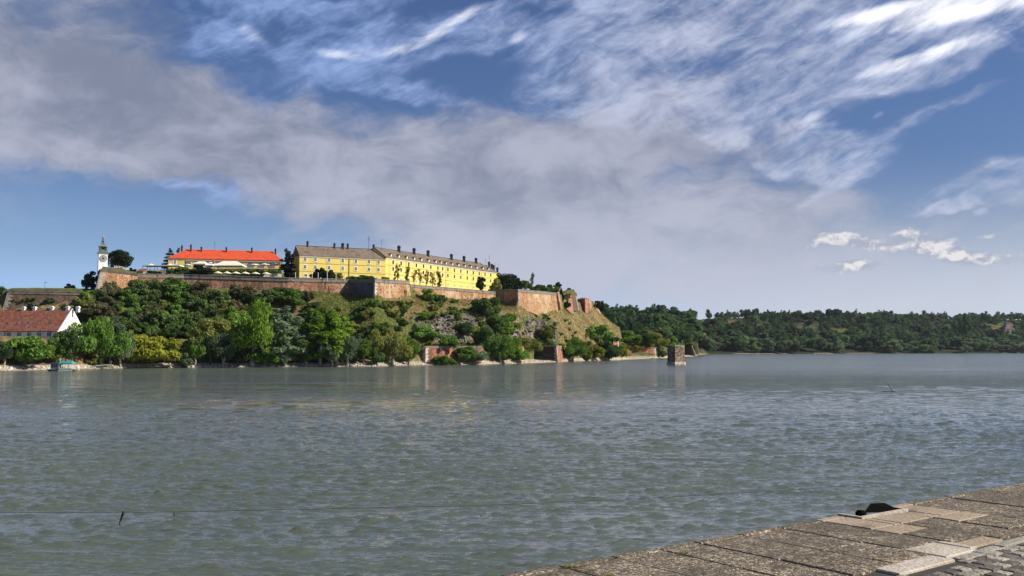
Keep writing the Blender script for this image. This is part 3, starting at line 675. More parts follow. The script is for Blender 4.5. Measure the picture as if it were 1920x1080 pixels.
    for q in (7.45, 7.85): lad.tube([QP(q, .12, -4.6), QP(q, .12, -.25)], .02, 6)
    for i in range(14): lad.tube([QP(7.45, .12, -4.4 + i * .3), QP(7.85, .12, -4.4 + i * .3)], .012, 5)
    lad.build('ladder', M['dark'], t_)
    kb = MB(); kb.lathe(QP(7.5, .16, -.16), [(.05, 0), (.055, .1), (.09, .13), (.095, .19), (.06, .23)], 10)
    kb.build('bollard', M['matt_black'], t_)
    # weeds in the joints near the quay edge
    wv = MB()
    for sx, tx in ((.95, .17), (1.0, .2), (.9, .16), (1.1, .22), (1.78, .16), (1.0, .5), (1.02, .8), (2.74, .5)):
        for _ in range(26):
            a = r3.uniform(0, 2 * PI); c0 = QP(sx + r3.uniform(-.1, .1), tx + r3.uniform(-.02, .02), 0); l = r3.uniform(.02, .06); d = Vector((math.cos(a), math.sin(a), r3.uniform(.3, 1))) * l; n = Vector((-math.sin(a), math.cos(a), 0)) * .006
            wv.face([c0 - n, c0 + n, c0 + d])
    tag(wv.build('weeds', M['leaf_yellow']), 'small green weeds growing in the quay joints', kind='stuff')
build_quay()

# ------------------------------------------------------------------ fortress walls
def nrm2(a, b):
    d = Vector((b[0] - a[0], b[1] - a[1])).normalized(); return Vector((d.y, -d.x))     # outward = to the viewer for left-to-right runs
def offset_line(pl, ds):
    """offset an open plan polyline by ds[i] at each vertex, mitred"""
    out = []
    for i, p in enumerate(pl):
        ns = []
        if i > 0: ns.append(nrm2(pl[i - 1], p))
        if i < len(pl) - 1: ns.append(nrm2(p, pl[i + 1]))
        n = sum(ns, Vector((0, 0))); n.normalize(); k = 1 / max(.35, n.dot(ns[0])); out.append((p[0] + n.x * ds[i] * k, p[1] + n.y * ds[i] * k))
    return out
def band(mb, pl, z0, z1, o0, o1, inner, m=0):
    """a solid strip along a plan line: bottom front offset o0 at z0, top front offset o1 at z1, back at -inner"""
    n = len(pl); L = lambda v: v if isinstance(v, (list, tuple)) else [v] * n
    z0, z1 = L(z0), L(z1)
    fb = offset_line(pl, L(o0)); ft = offset_line(pl, L(o1)); bk = offset_line(pl, [-inner] * n)
    for i in range(n - 1):
        j = i + 1
        FB, FT = [(*fb[q], z0[q]) for q in (i, j)], [(*ft[q], z1[q]) for q in (i, j)]
        BB, BT = [(*bk[q], z0[q]) for q in (i, j)], [(*bk[q], z1[q]) for q in (i, j)]
        mb.face([FB[0], FB[1], FT[1], FT[0]], m); mb.face([FT[0], FT[1], BT[1], BT[0]], m); mb.face([BB[1], BB[0], BT[0], BT[1]], m); mb.face([FB[1], FB[0], BB[0], BB[1]], m)
        if i == 0: mb.face([FB[0], FT[0], BT[0], BB[0]], m)
        if j == n - 1: mb.face([FB[1], BB[1], BT[1], FT[1]], m)
def fort_wall(name, label, pts, m, foot=3.0, batter=.14, thick=3.0, coping=None, quoins=(), cat='fortress wall', cm=None, group=None, zfoot=None):
    """pts: (photo column, survey depth, photo row of the top). coping=(height, proud)"""
    V = [P(*(p[0], p[2], p[1])) for p in pts]; pl = [(v.x, v.y) for v in V]; zt = [v.z for v in V]
    zb = [min(ground(p[0], p[1] - 2), v.z - 2) - foot for p, v in zip(pts, V)] if zfoot is None else [zfoot] * len(V)
    mid = V[len(V) // 2]
    t = thing(name, (mid.x, mid.y, min(zb) + foot), label, cat, group)
    # the face is cut into short lengths so its top and batter can be a little uneven
    mb = MB(); hp = 0
    ztw = list(zt)
    ch = coping[0] if coping else 0
    band(mb, pl, zb, [z - ch for z in zt], [batter * (a - ch - b) for a, b in zip(zt, zb)], 0, thick)
    mb.build('masonry', m, t)
    if coping:
        cb = MB(); pr = coping[1]
        band(cb, pl, [z - ch for z in zt], zt, pr * .35, pr * .35, thick * .9)
        band(cb, pl, [z - ch - .28 for z in zt], [z - ch + .14 for z in zt], pr, pr, thick * .5)
        band(cb, pl, [z - .22 for z in zt], [z + .10 for z in zt], pr * .8, pr * .8, thick * .8)
        cb.build('parapet', cm or M['coping'], t)
    for q in quoins:
        qi, qm, w = q
        qb = MB(); r = random.Random(qi); h = zt[qi] - ch - zb[qi]; nz = max(4, int(h / .75))
        fb = offset_line(pl, [batter * (a - ch - b) for a, b in zip(zt, zb)]); a0 = Vector((*fb[qi], zb[qi])); a1 = Vector((pl[qi][0], pl[qi][1], zt[qi] - ch))
        dirs = []
        if qi > 0: dirs.append(Vector((pl[qi - 1][0] - pl[qi][0], pl[qi - 1][1] - pl[qi][1], 0)).normalized())
        if qi < len(pl) - 1: dirs.append(Vector((pl[qi + 1][0] - pl[qi][0], pl[qi + 1][1] - pl[qi][1], 0)).normalized())
        out = -(sum(dirs, Vector((0, 0, 0)))).normalized() if len(dirs) > 1 else Vector((dirs[0].y, -dirs[0].x, 0)) * (1 if qi == 0 else -1)
        if len(dirs) == 1: out = Vector((*nrm2(pl[max(qi - 1, 0)], pl[max(qi - 1, 0) + 1]), 0))
        for k in range(nz):
            p0 = a0.lerp(a1, k / nz) + out * .06; p1 = a0.lerp(a1, (k + .94) / nz) + out * .06
            for di, d in enumerate(dirs):
                l = w * (1.0 if (k + di) % 2 else .62) * r.uniform(.85, 1.15); nn = Vector((-d.y, d.x, 0)); nn = nn if nn.dot(out) > 0 else -nn
                b = [p0 + nn * .05, p0 + d * l + nn * .05, p0 + d * l - nn * .5, p0 - nn * .5]; tp = [p1 + nn * .05, p1 + d * l + nn * .05, p1 + d * l - nn * .5, p1 - nn * .5]
                qb.hexa(b, tp)
        qb.build('quoin', qm, t)
    return t, pl, zt, zb
def recess(name, t, px, py, Yo, w, h, m, out=.08, dirv=(1, 0)):
    """a dark opening with a pale frame on a wall; Yo on the wall line"""
    c = P(px, py, Yo); d = Vector((dirv[0], dirv[1], 0)).normalized(); n = Vector((d.y, -d.x, 0))
    T = lambda x, y, z: tuple(c + d * x + n * y + Vector((0, 0, z)))
    f = MB(); f.box(-w / 2 - .3, w / 2 + .3, -1.2, out, -h / 2 - .2, -h / 2, T=T); f.box(-w / 2 - .3, w / 2 + .3, -1.2, out, h / 2, h / 2 + .3, T=T)
    f.box(-w / 2 - .3, -w / 2, -1.2, out, -h / 2, h / 2, T=T); f.box(w / 2, w / 2 + .3, -1.2, out, -h / 2, h / 2, T=T)
    o = f.build(name, m, t); g = MB(); g.box(-w / 2, w / 2, -1.2, out - .12, -h / 2, h / 2, T=T); g.build('opening', M['black'], o)

fort_wall('fortress_wall', 'long low rampart of dark weathered brick behind the white house, with grass on top', [(-420, 372, 546), (-8, 372, 545.5)], M['brick_dark'], coping=(1.0, .3), batter=.22)
bw = fort_wall('fortress_wall', 'dark reddish rampart with a grey stone corner, left of the clock tower bastion', [(12, 398, 547), (14, 366, 545.5), (100, 368, 546.5), (182, 371, 549)], M['brick_dark'], coping=(1.0, .3), batter=.24, quoins=[(1, M['stone_grey'], 2.6)])
bt = fort_wall('fortress_bastion', 'tall golden brick bastion below the clock tower, with sloping grey corner stones', [(192.5, 410, 503.5), (188.5, 372, 505.5), (215, 376.5, 508), (258, 384, 513.5)], M['brick_gold'], coping=(.5, .35), batter=.20, quoins=[(1, M['stone_grey'], 3.0)], cm=M['stone_dark'], cat='bastion')
fort_wall('fortress_wall', 'long brick curtain wall with stone parapet below the red roofed building', [(258, 385.5, 513.5), (345, 394, 514.5), (540, 396, 520.7), (654.5, 405.2, 523.6)], M['brick'], coping=(1.45, .35), batter=.12)
cbn = fort_wall('fortress_bastion', 'salient bastion with one shade-darkened face and one pale brick face, below the hotel corner', [(655, 405.5, 523.6), (703, 394.5, 523.2), (768, 415, 526.8)], M['brick_gold'], coping=(1.3, .35), batter=.12, quoins=[(1, M['stone_pale'], 1.5)], cat='bastion')
def shaded_face():
    # dark facing over the brick: colours in the shade on the salient's left face
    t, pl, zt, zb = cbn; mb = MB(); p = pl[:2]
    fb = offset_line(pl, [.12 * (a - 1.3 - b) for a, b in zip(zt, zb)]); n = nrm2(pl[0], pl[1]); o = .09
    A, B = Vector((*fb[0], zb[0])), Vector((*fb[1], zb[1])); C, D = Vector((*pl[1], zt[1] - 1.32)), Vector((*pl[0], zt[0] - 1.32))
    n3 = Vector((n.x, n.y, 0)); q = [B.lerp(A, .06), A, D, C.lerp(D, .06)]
    mb.hexa([v - n3 * .3 for v in q], [v + n3 * o for v in q]); mb.build('shade_facing', M['stone_dark'], t)
shaded_face()
recess('window', cbn[0], 759.5, 549, 411.6, 1.2, 2.3, M['brick_gold'], .55, (cbn[1][2][0] - cbn[1][1][0], cbn[1][2][1] - cbn[1][1][1]))
fort_wall('fortress_wall', 'crumbling pale brick curtain wall below the long yellow facade', [(769, 418, 533.2), (800, 428, 536), (850, 446, 540), (890, 459, 543.4), (929, 472.5, 547)], M['brick_gold'], coping=(1.1, .3), batter=.10)
fort_wall('fortress_bastion', 'right hand bastion with a shaded brown face and a broad sunlit brick face', [(922, 484, 542.0), (930, 480.5, 542.2), (971, 466, 542.4), (1010, 491, 545.6), (1043, 512, 549)], M['brick_gold'], coping=(1.2, .35), batter=.14, quoins=[(2, M['stone_grey'], 1.3)], cat='bastion')
# ruined tower pieces at the right end
def ruin(name, label, plan, tops, m, batter=.2, thick=3, cm=None, q=()):
    return fort_wall(name, label, [(a, b, c) for (a, b), c in zip(plan, tops)], m, batter=batter, thick=thick, coping=(.7, .25) if cm else None, cm=cm, quoins=q, cat='ruin')
ruin('ruined_wall', 'narrow leaning sliver of broken brick wall beside the sunlit bastion', [(1043.5, 514), (1046, 517), (1050, 523)], [541, 540.5, 552], M['brick'], .2, 2.5)
ruin('ruined_wall', 'broken red brick tower piece overgrown with ivy at the top', [(1056, 529), (1060, 532), (1065, 537), (1070, 543)], [556, 549, 545, 549], M['brick'], .16, 5)
ruin('ruined_tower', 'bulky brown tower stump with a pale sloping corner and a domed grassy top', [(1066, 540), (1072, 546), (1079.5, 555), (1080.5, 570)], [551, 549, 550.5, 552], M['brick_dark'], .2, 6, M['coping'], [(2, M['stone_pale'], 1.3)])
ruin('ruined_tower', 'rounded outer tower with a dark left face and sunlit right face', [(1083, 573), (1097, 563.5), (1104, 568.5), (1109, 575.5), (1111, 591)], [560.5, 560, 561.5, 564, 567], M['brick'], .12, 8)
ruin('ruined_wall', 'last fragment of brick wall sloping down the ridge on the right', [(1117, 576), (1122, 579), (1127, 583), (1131, 586)], [577, 579, 587, 595], M['brick'], .16, 3)
# grassy mounds on the walls
def mound(name, label, pts, m, w):
    """low grassy earth bank along survey points (column, depth, row of its crest)"""
    mb = MB(); V = [P(a, c, b) for a, b, c in pts]
    r = random.Random(len(pts)); rows = []
    n = 26; prof = [(-1, -1.5), (-.8, -.5), (-.45, -.12), (0, 0), (.6, -.1), (1.6, -.8)]
    for k in range(n + 1):
        f = k / n * (len(V) - 1); i = min(int(f), len(V) - 2); c = V[i].lerp(V[i + 1], f - i)
        rows.append([(c.x + r.uniform(-.1, .1), c.y + a * w, c.z + b * w * .45 + r.uniform(-.08, .08)) for a, b in prof])
    for A, B in zip(rows[:-1], rows[1:]):
        for i in range(len(prof) - 1): mb.face([A[i], B[i], B[i + 1], A[i + 1]])
    o = mb.build(name, m, smooth=True); tag(o, label, kind='structure')
grassm = mat_mottle('rampart_grass', (.045, .058, .014), (.13, .125, .035), (.16, .12, .045), .6, 0, .95, .16, 3, .6)
mound('rampart_mound', 'grass bank on top of the clock tower bastion', [(190, 377, 504.5), (204, 380, 501.5), (225, 382, 504), (258, 388, 511)], grassm, 3.4)
mound('rampart_mound', 'grass bank on top of the dark left rampart', [(12, 370, 543.5), (25, 371, 540), (100, 372, 539.8), (178, 375, 541.5)], grassm, 3.4)
mound('rampart_mound', 'grassy dome on the ruined tower', [(1056, 529, 546), (1064, 531, 543), (1072, 533, 544), (1081, 537, 549)], grassm, 4)
mound('rampart_mound', 'grassy cap on the outer tower', [(1084, 572, 560), (1092, 573, 558), (1102, 576, 559.5), (1113, 584, 566)], grassm, 4)

# ---- walls along the river
w1 = fort_wall('river_wall', 'red brick river wall with small windows and one pale corner pier', [(766, 383, 660), (795, 377, 660), (798, 376.5, 650), (806, 378, 649), (850, 385, 649), (903, 392, 649)], M['brick_red'], batter=.07, coping=(.45, .2), cat='river wall', quoins=[(2, M['stone_pale'], 1.7)])
for px, py, w, h, Yo in ((823.5, 657, .9, 1.0, 380.6), (839, 658.5, 1.3, 1.5, 383), (858, 657, .8, .9, 386)):
    recess('window', w1[0], px, py, Yo, w, h, M['brick_dark'], .85, (1, .12))
w2 = fort_wall('river_wall', 'dark shaded river wall with a pale stone corner and one bright brick end', [(1000, 471, 648.5), (1043.5, 462.5, 648), (1053, 480, 648.5)], M['brick_shaded'], batter=.10, coping=(.35, .2), cat='river wall', quoins=[(1, M['stone_pale'], 1.8)])  # shade of the left face is in its brick colour; sunlit end added below
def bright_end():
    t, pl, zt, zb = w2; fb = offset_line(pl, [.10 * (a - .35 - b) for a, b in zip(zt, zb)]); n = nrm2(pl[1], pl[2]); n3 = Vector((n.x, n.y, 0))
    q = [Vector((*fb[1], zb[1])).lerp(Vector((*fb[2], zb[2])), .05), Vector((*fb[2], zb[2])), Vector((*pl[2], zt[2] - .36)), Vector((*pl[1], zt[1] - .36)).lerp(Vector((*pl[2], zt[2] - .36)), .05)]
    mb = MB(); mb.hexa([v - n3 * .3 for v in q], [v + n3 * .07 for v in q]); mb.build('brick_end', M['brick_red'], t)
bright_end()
fort_wall('river_wall', 'low pinkish wall half hidden behind the bright green shrub', [(1056, 492, 653), (1112, 527, 653)], M['brick'], batter=.05, coping=(.3, .15), cat='river wall')
w4 = fort_wall('ruined_gate_pier', 'tall ruined brick pier with pale base and broken top by the river', [(1146, 556, 641), (1150, 553, 640), (1159, 560, 639.5), (1161, 572, 642)], M['brick_red'], batter=.13, thick=3, cat='ruin', quoins=[(2, M['stone_pale'], 1.1)])
w5 = fort_wall('river_wall', 'rust red river wall with pale foot and pale right corner', [(1170, 637, 651.3), (1200, 641, 651.2), (1229, 646, 651), (1233, 668, 651.5), (1238, 700, 652)], M['brick_red'], batter=.05, coping=(.5, .25), cat='river wall', quoins=[(2, M['stone_pale'], 1.4)])
def pale_foot():
    t, pl, zt, zb = w5; mb = MB(); p = [pl[0], pl[1], pl[2]]
    band(mb, p, -1, 2.6, 1.0, .62, .1); mb.build('plinth', M['stone_pale'], t)
pale_foot()
fort_wall('river_wall', 'low brown wall running back behind the old bridge pier', [(1239, 706, 650), (1250, 740, 650.5), (1283, 850, 649)], M['brick_dark'], batter=.05, coping=(.5, .2), cat='river wall')
fort_wall('river_bastion', 'brown outermost bastion with a sloping right edge at the water', [(1283, 856, 648.5), (1297.5, 849, 647.5), (1299, 870, 648), (1299.5, 900, 648)], M['brick_dark'], batter=.36, thick=6, cat='bastion', quoins=[(1, M['stone_grey'], 2.0)])
# ---- retaining wall left of the terrace, terrace wall on its right
fort_wall('retaining_wall', 'grey plastered retaining wall below the white canopy', [(268, 407, 505), (300, 410, 506), (341, 411, 506.5)], M['stone_grey'], batter=.03, thick=1.5, cat='retaining wall')
fort_wall('retaining_wall', 'pale ochre garden wall below the hedge at the right end of the cafe terrace', [(494, 413, 513), (528, 416, 513.5)], M['stone_pale'], batter=.02, thick=1.0, cat='retaining wall')
fort_wall('low_wall', 'dark brick wall behind the conifer between the two yellow buildings', [(529, 432, 512), (557, 436, 513)], M['brick_dark'], batter=.02, thick=1.0, cat='wall')

# ---- old bridge pier standing in the river
def build_pier():
    Yo = 388; c = P(1268, 684, Yo); c.z = 0
    t = thing('bridge_pier', c, 'old stone bridge pier standing alone in the river, dark on its left side', 'bridge pier')
    d = Vector((.87, .49, 0)).normalized(); n = Vector((d.y, -d.x, 0)); W, D = 3.0, 3.0
    zt = P(1268, 648.5, Yo).z
    def plan(s, extra=0):
        pts = []
        for x, y in ((-W, -D), (-W + .7, -D - .0), (W - .9, -D), (W, -D + .8), (W, D - .8), (W - .9, D), (-W + .7, D), (-W, D - .6)):
            pts.append(c + d * x * s + n * (-y) * s)
        return pts
    core = MB()
    lv = [(1.06, -4), (1.06, 1.1), (1.0, 1.5), (.985, zt - .5)]
    for (s0, z0), (s1, z1) in zip(lv[:-1], lv[1:]):
        A = [(p.x, p.y, z0) for p in plan(s0)][::-1]; B = [(p.x, p.y, z1) for p in plan(s1)][::-1]; core.hexa(B if False else A, B)
    core.build('core', M['pier_stone'], t)
    # stone courses, each block a little proud or set back, some fallen out
    r = random.Random(4); blk = MB(); zs = 1.3; row = 0
    while zs < zt - .4:
        h = r.uniform(.55, .75); ring = plan(1.0)
        for a, b in zip(ring, ring[1:] + ring[:1]):
            L = (b - a).length; e = (b - a).normalized(); o = Vector((e.y, -e.x, 0))
            if o.dot((a + b) / 2 - c) < 0: o = -o
            s = -.0
            while s < L - .15:
                l = min(r.uniform(.7, 1.3), L - s)
                if r.random() > .10:
                    pr = r.uniform(.02, .12); q = [a + e * s + o * pr, a + e * (s + l - .03) + o * pr, a + e * (s + l - .03) - o * .3, a + e * s - o * .3]
                    blk.hexa([(p.x, p.y, zs) for p in q], [(p.x, p.y, min(zs + h - .03, zt)) for p in q], r.choice((0, 0, 0, 4, 4, 2)))
                s += l
        zs += h; row += 1
    blk.build('stone_courses', [M['pier_stone'], M['stone_pale'], M['stone_dark'], M['brick_gold'], M['brick_dark']], t)
    base = MB()
    for a, b, k in ((1.13, 1.10, 0),):
        base.hexa([(p.x, p.y, .15) for p in plan(a)][::-1], [(p.x, p.y, 1.25) for p in plan(b)][::-1])
    base.build('plinth', M['stone_pale'], t)
    cap = MB(); cap.hexa([(p.x, p.y, zt) for p in plan(1.03)][::-1], [(p.x, p.y, zt + .3) for p in plan(1.0)][::-1]); cap.build('cap', M['stone_grey'], t)
    post = thing('marker_post', P(1279, 649, Yo) + Vector((0, .5, .3)), 'small navigation marker post on top of the old bridge pier', 'marker')
    b = MB(); q = WL[post] ; q = Vector((q.x, c.y, zt + .3)); b.tube([q, q + Vector((0, 0, 2.2))], .07, 6); b.build('post', M['steel'], post)
    b = MB(); b.lathe(q + Vector((0, 0, 1.5)), [(.1, 0), (.35, .15), (.35, .5), (.1, .65)], 8); b.build('lantern', M['steel'], post)
build_pier()

# ------------------------------------------------------------------ buildings
class Fr:
    """facade frame: s along the wall left to right, o outward, z up"""
    def __init__(f, A, B):
        f.A = Vector((A[0], A[1])); d = Vector((B[0] - A[0], B[1] - A[1])); f.L = d.length; f.d = d.normalized(); f.n = Vector((f.d.y, -f.d.x))
    def __call__(f, s, o, z): p = f.A + f.d * s + f.n * o; return (p.x, p.y, z)
    def s_at(f, px, py=500):
        r = ray(px, py); u = r[0] / r[1]; return (u * f.A.y - f.A.x) / (f.d.x - u * f.d.y)
    def depth(f, s): return (f.A.y + f.d.y * s) / 1.125
def gable_roof(mb, f, s0, s1, D, ze, zr, over=.5, hipL=0, hipR=0, overL=.4, overR=.4, m=0):
    a, b = s0 - overL, s1 + overR; sl = (zr - ze) / (D / 2); z0 = ze - over * sl * .6
    lo = [f(a, over, z0), f(b, over, z0), f(b, -D - over, z0), f(a, -D - over, z0)]
    R = [f(a + hipL, -D / 2, zr), f(b - hipR, -D / 2, zr)]
    up = [Vector(p) + Vector((0, 0, .22)) for p in lo]; R = [Vector(p) + Vector((0, 0, .22)) for p in R]
    mb.face(lo[::-1], m)
    for i in range(4): j = (i + 1) % 4; mb.face([lo[i], lo[j], up[j], up[i]], m)
    mb.face([up[0], up[1], R[1], R[0]], m); mb.face([up[2], up[3], R[0], R[1]], m); mb.face([up[1], up[2], R[1]], m); mb.face([up[3], up[0], R[0]], m)
def window(f, t, s, z, w, h, name='window', fr=.28, arch=False, bars=True, o=.10):
    T = lambda x, y, zz: f(s + x, y, z + zz)
    fb = MB(); pane = MB()
    if not arch:
        fb.box(-w / 2 - fr, w / 2 + fr, -.2, o, h / 2, h / 2 + fr, T=T); fb.box(-w / 2 - fr, w / 2 + fr, -.2, o + .08, -h / 2 - fr, -h / 2, T=T)
        fb.box(-w / 2 - fr, -w / 2, -.2, o, -h / 2, h / 2, T=T); fb.box(w / 2, w / 2 + fr, -.2, o, -h / 2, h / 2, T=T)
        if bars: fb.box(-.05, .05, -.2, o - .05, -h / 2, h / 2, T=T); fb.box(-w / 2, w / 2, -.2, o - .055, h * .16, h * .16 + .08, T=T)
        pane.box(-w / 2, w / 2, -.2, .02, -h / 2, h / 2, T=T)
    else:
        n = 10; arc = [(-w / 2 + w * i / n, (h / 2) * (1 - (2 * i / n - 1) ** 2) ** .5 * .9) for i in range(n + 1)]
        for (x0, z0), (x1, z1) in zip(arc[:-1], arc[1:]):
            q = [(x0, z0), (x1, z1), (x1 * (1 + fr * 2 / w), z1 + fr), (x0 * (1 + fr * 2 / w), z0 + fr)]
            fb.hexa([T(x, -.2, zz) for x, zz in q][::-1], [T(x, o, zz) for x, zz in q][::-1])
            pane.hexa([T(x, -.2, zz) for x, zz in ((x0, -h / 2), (x1, -h / 2), (x1, z1), (x0, z0))][::-1], [T(x, .02, zz) for x, zz in ((x0, -h / 2), (x1, -h / 2), (x1, z1), (x0, z0))][::-1])
        fb.box(-w / 2 - fr, w / 2 + fr, -.2, o, -h / 2 - fr, -h / 2, T=T)
        for k in (-.33, -.17, 0, .17, .33): fb.box(k * w - .06, k * w + .06, -.2, o - .05, -h / 2, h / 2 * (1 - (2 * k) ** 2) ** .5 * .88, T=T)
    fo = fb.build(name, M['frame'], t); pane.build('pane', M['glass'], fo)
def chimney(t, c, w, h, m=None, cowl=True, name='chimney', parent=None):
    b = MB(); x, y, z = c; b.box(x - w / 2, x + w / 2, y - w / 2, y + w / 2, z - 1.2, z + h * .72)
    b.box(x - w * .62, x + w * .62, y - w * .62, y + w * .62, z + h * .72, z + h * .80)
    o = b.build(name, m or M['chimney'], parent or t)
    if cowl:
        k = MB(); k.lathe((x, y, z), [(w * .42, h * .80), (w * .62, h * .88), (w * .55, h * .97), (w * .2, h * 1.08)], 8); k.build('cowl', M['dark'], o)
    return o
def antenna(t, c, h, r=.06, parent=None):
    b = MB(); x, y, z = c; b.tube([(x, y, z - .8), (x, y, z + h)], r, 5)
    if h > 4:
        for k in (.72, .86): b.tube([(x - .7, y, z + h * k), (x + .7, y, z + h * k)], r * .6, 4)
    return b.build('antenna', M['dark'], parent or t)

# ---- the long yellow hotel: front block, long receding wing, far return
def build_hotel():
    A, K, B, C = XY(560, 422), XY(722, 440), XY(932, 529), XY(942, 560)
    t = thing('yellow_hotel', (K[0], K[1], 40.3), 'long yellow hotel with brown tiled roof, rows of small windows and many dark chimneys', 'hotel')
    F1, F2, F3 = Fr(A, K), Fr(K, B), Fr(B, C)
    zb = 37.0; e1, r1, e2, r2 = 61.3 * DZ, 67.4 * DZ, 62.4 * DZ, 68.6 * DZ; D1, D2 = 14.5, 15.5
    w = MB()
    for f, D, ze, zr, a, b in ((F1, D1, e1, r1, 0, F1.L), (F2, D2, e2, r2, 0, F2.L), (F3, D2, e2 - .02, r2, 0.01, F3.L)):
        w.hexa([f(a, 0, zb), f(b, 0, zb), f(b, -D, zb), f(a, -D, zb)], [f(a, 0, ze), f(b, 0, ze), f(b, -D, ze), f(a, -D, ze)])
    def gab(f, s, th, D, ze, zr, lift=0):
        w.hexa([f(s, 0, ze - .05), f(s, -D, ze - .05), f(s, -D / 2, zr + lift)][::-1], [f(s + th, 0, ze - .05), f(s + th, -D, ze - .05), f(s + th, -D / 2, zr + lift)][::-1])
    gab(F1, -.02, .5, D1, e1, r1); gab(F2, -.35, .5, D2, e2, r2, .25)
    w.build('wall', M['yellow'], t)
    rf = MB(); gable_roof(rf, F1, 0, F1.L, D1, e1, r1, .45, overL=.25, overR=-.2); gable_roof(rf, F2, 0, F2.L, D2, e2, r2, .45, overL=.2, overR=0, hipR=D2 * .4)
    gable_roof(rf, F3, 0, F3.L, D2, e2, r2 - .03, .45, overL=0, overR=.3, hipR=5, hipL=6)
    roof = rf.build('roof', M['roof_brown'], t)
    rd = MB()
    rd.tube([F1(-.2, -D1 / 2, r1 + .25), F1(F1.L, -D1 / 2, r1 + .25)], .16, 5); rd.tube([F2(-.2, -D2 / 2, r2 + .25), F2(F2.L - D2 * .4, -D2 / 2, r2 + .25)], .16, 5)
    rd.tube([F2(-.32, .5, e2 - .1), F2(-.32, -D2 / 2, r2 + .42)], .2, 5)
    rd.build('ridge_tiles', M['ridge'], roof)
    co = MB()
    for f, ze in ((F1, e1), (F2, e2), (F3, e2)):
        co.hexa([f(-.05, 0, ze - .85), f(f.L, 0, ze - .85), f(f.L, .22, ze - .85), f(-.05, .22, ze - .85)][::-1], [f(-.05, 0, ze - .32), f(f.L, 0, ze - .32), f(f.L, .34, ze - .32), f(-.05, .34, ze - .32)][::-1])
    co.build('cornice', M['cream'], t)
    st = MB()
    for f, zs in ((F1, (56.9 * DZ, 52.2 * DZ)), (F2, (57.9 * DZ, 52.6 * DZ)), (F3, (57.9 * DZ, 52.6 * DZ))):
        for z in zs: st.hexa([f(0, 0, z), f(f.L, 0, z), f(f.L, .10, z), f(0, .10, z)][::-1], [f(0, 0, z + .16), f(f.L, 0, z + .16), f(f.L, .10, z + .16), f(0, .10, z + .16)][::-1])
    st.build('string_course', M['cornice_line'], t)
    for f, px, e, r_ in ((F1, 654.5, e1, .14), (F2, 761, e2, .1), (F2, 836, e2, .1), (F2, 902, e2, .1)):
        dp = MB(); s = f.s_at(px); dp.tube([f(s, .16, zb + 4), f(s, .16, e - .5)], r_, 6); dp.build('downpipe', M['dark'], t)
    for px in (572, 591.2, 617, 642.3, 667, 691.7, 709.5):
        s = F1.s_at(px)
        for z in (59.25 * DZ, 54.85 * DZ): window(F1, t, s, z, 1.15, 1.7, fr=.34)
    window(F1, t, F1.s_at(572.8), 50.0 * DZ, 1.7, 1.2, fr=.3)
    for px in (602, 632, 668, 700): window(F1, t, F1.s_at(px), 49.6 * DZ, 1.2, 1.4, fr=.3)
    cols = (737, 752, 766.3, 780.5, 794, 807.6, 821, 830, 839.7, 852, 864, 876, 887.4, 898.5, 909.4, 920)
    for px in cols:
        s = F2.s_at(px)
        for z in (60.0 * DZ, 56.0 * DZ): window(F2, t, s, z, 1.4, 1.95, fr=.12, bars=False)
        window(F2, t, s + .4, 50.3 * DZ, 1.5, 1.6, fr=.2, arch=True)
    for px in (934.5, 938.5):
        for z in (60.0 * DZ, 56.0 * DZ): window(F3, t, F3.s_at(px), z, 1.3, 1.7, fr=.2)
    # dormers on the long wing: white fronted, pointing towards the river
    sl = (r2 - e2) / (D2 / 2)
    for px in (736.4, 751.3, 766.2, 780.2, 793.6, 807.2, 820.4, 830.2, 839.7, 851.4, 863, 875, 886.4, 897.2, 908.5, 919.2):
        s = F2.s_at(px, 485); d0 = -.9; zf = e2 + .9 * sl + .15; w_, h_ = .62, .95
        ridge = zf + h_ + .85; back = d0 - (ridge - zf) / sl - .3; eb = d0 - h_ / sl
        b = MB()
        fl, fr_, ap = F2(s - w_, d0, zf), F2(s + w_, d0, zf), F2(s, d0, ridge); ul, ur = F2(s - w_, d0, zf + h_), F2(s + w_, d0, zf + h_)
        bk = F2(s, back, ridge); bl, br = F2(s - w_, eb, zf + h_), F2(s + w_, eb, zf + h_)
        o_ = .22
        ol, orr, oa = F2(s - w_ - .55, d0 + o_, zf + h_ - .5), F2(s + w_ + .55, d0 + o_, zf + h_ - .5), F2(s, d0 + o_, ridge + .12)
        b.face([ol, oa, bk, F2(s - w_ - .55, eb, zf + h_ - .3)], 0); b.face([oa, orr, F2(s + w_ + .55, eb, zf + h_ - .3), bk], 0)
        b.face([fl, ul, bl], 0); b.face([fr_, br, ur], 0); b.face([fl, fr_, ur, ap, ul], 1)
        do = b.build('dormer', [M['roof_brown'], M['cream']], roof)
    for px, w_, h_ in ((576.5, .95, 2.5), (627, .95, 2.2), (642.5, 1.3, 2.4), (652, .95, 2.3), (700.5, 1.0, 2.5)):
        s = F1.s_at(px, 465); s -= .03 * s; p = F1(s, -D1 / 2 + .4, r1)
        s = F1.s_at(px, 465); r_ = ray(px, 465); p = P(px, 465, (F1.depth(s)) + 6.2); chimney(t, (p.x, p.y, r1 + .1), w_, h_, parent=roof)
    for px in (747, 775.5, 802, 846, 869.7, 892.3):
        lo, hi = 0, F2.L
        for _ in range(40):
            md = (lo + hi) / 2; q = F2(md, -D2 / 2 + .9, 0); u = 960 + q[0] / q[1] * FPX
            if u < px: lo = md
            else: hi = md
        q = F2(md, -D2 / 2 + .9, r2 - .3); chimney(t, q, 1.55, 3.1, parent=roof)
    for px, h_ in ((917, 2.6), (922, 2.2), (925.6, 2.2), (932.5, 2.0)):
        yo = 540 + (px - 915) * 1.0; p = P(px, 500, yo); chimney(t, (p.x, p.y, r2 - (px - 917) * .10), 1.4, h_, parent=roof)
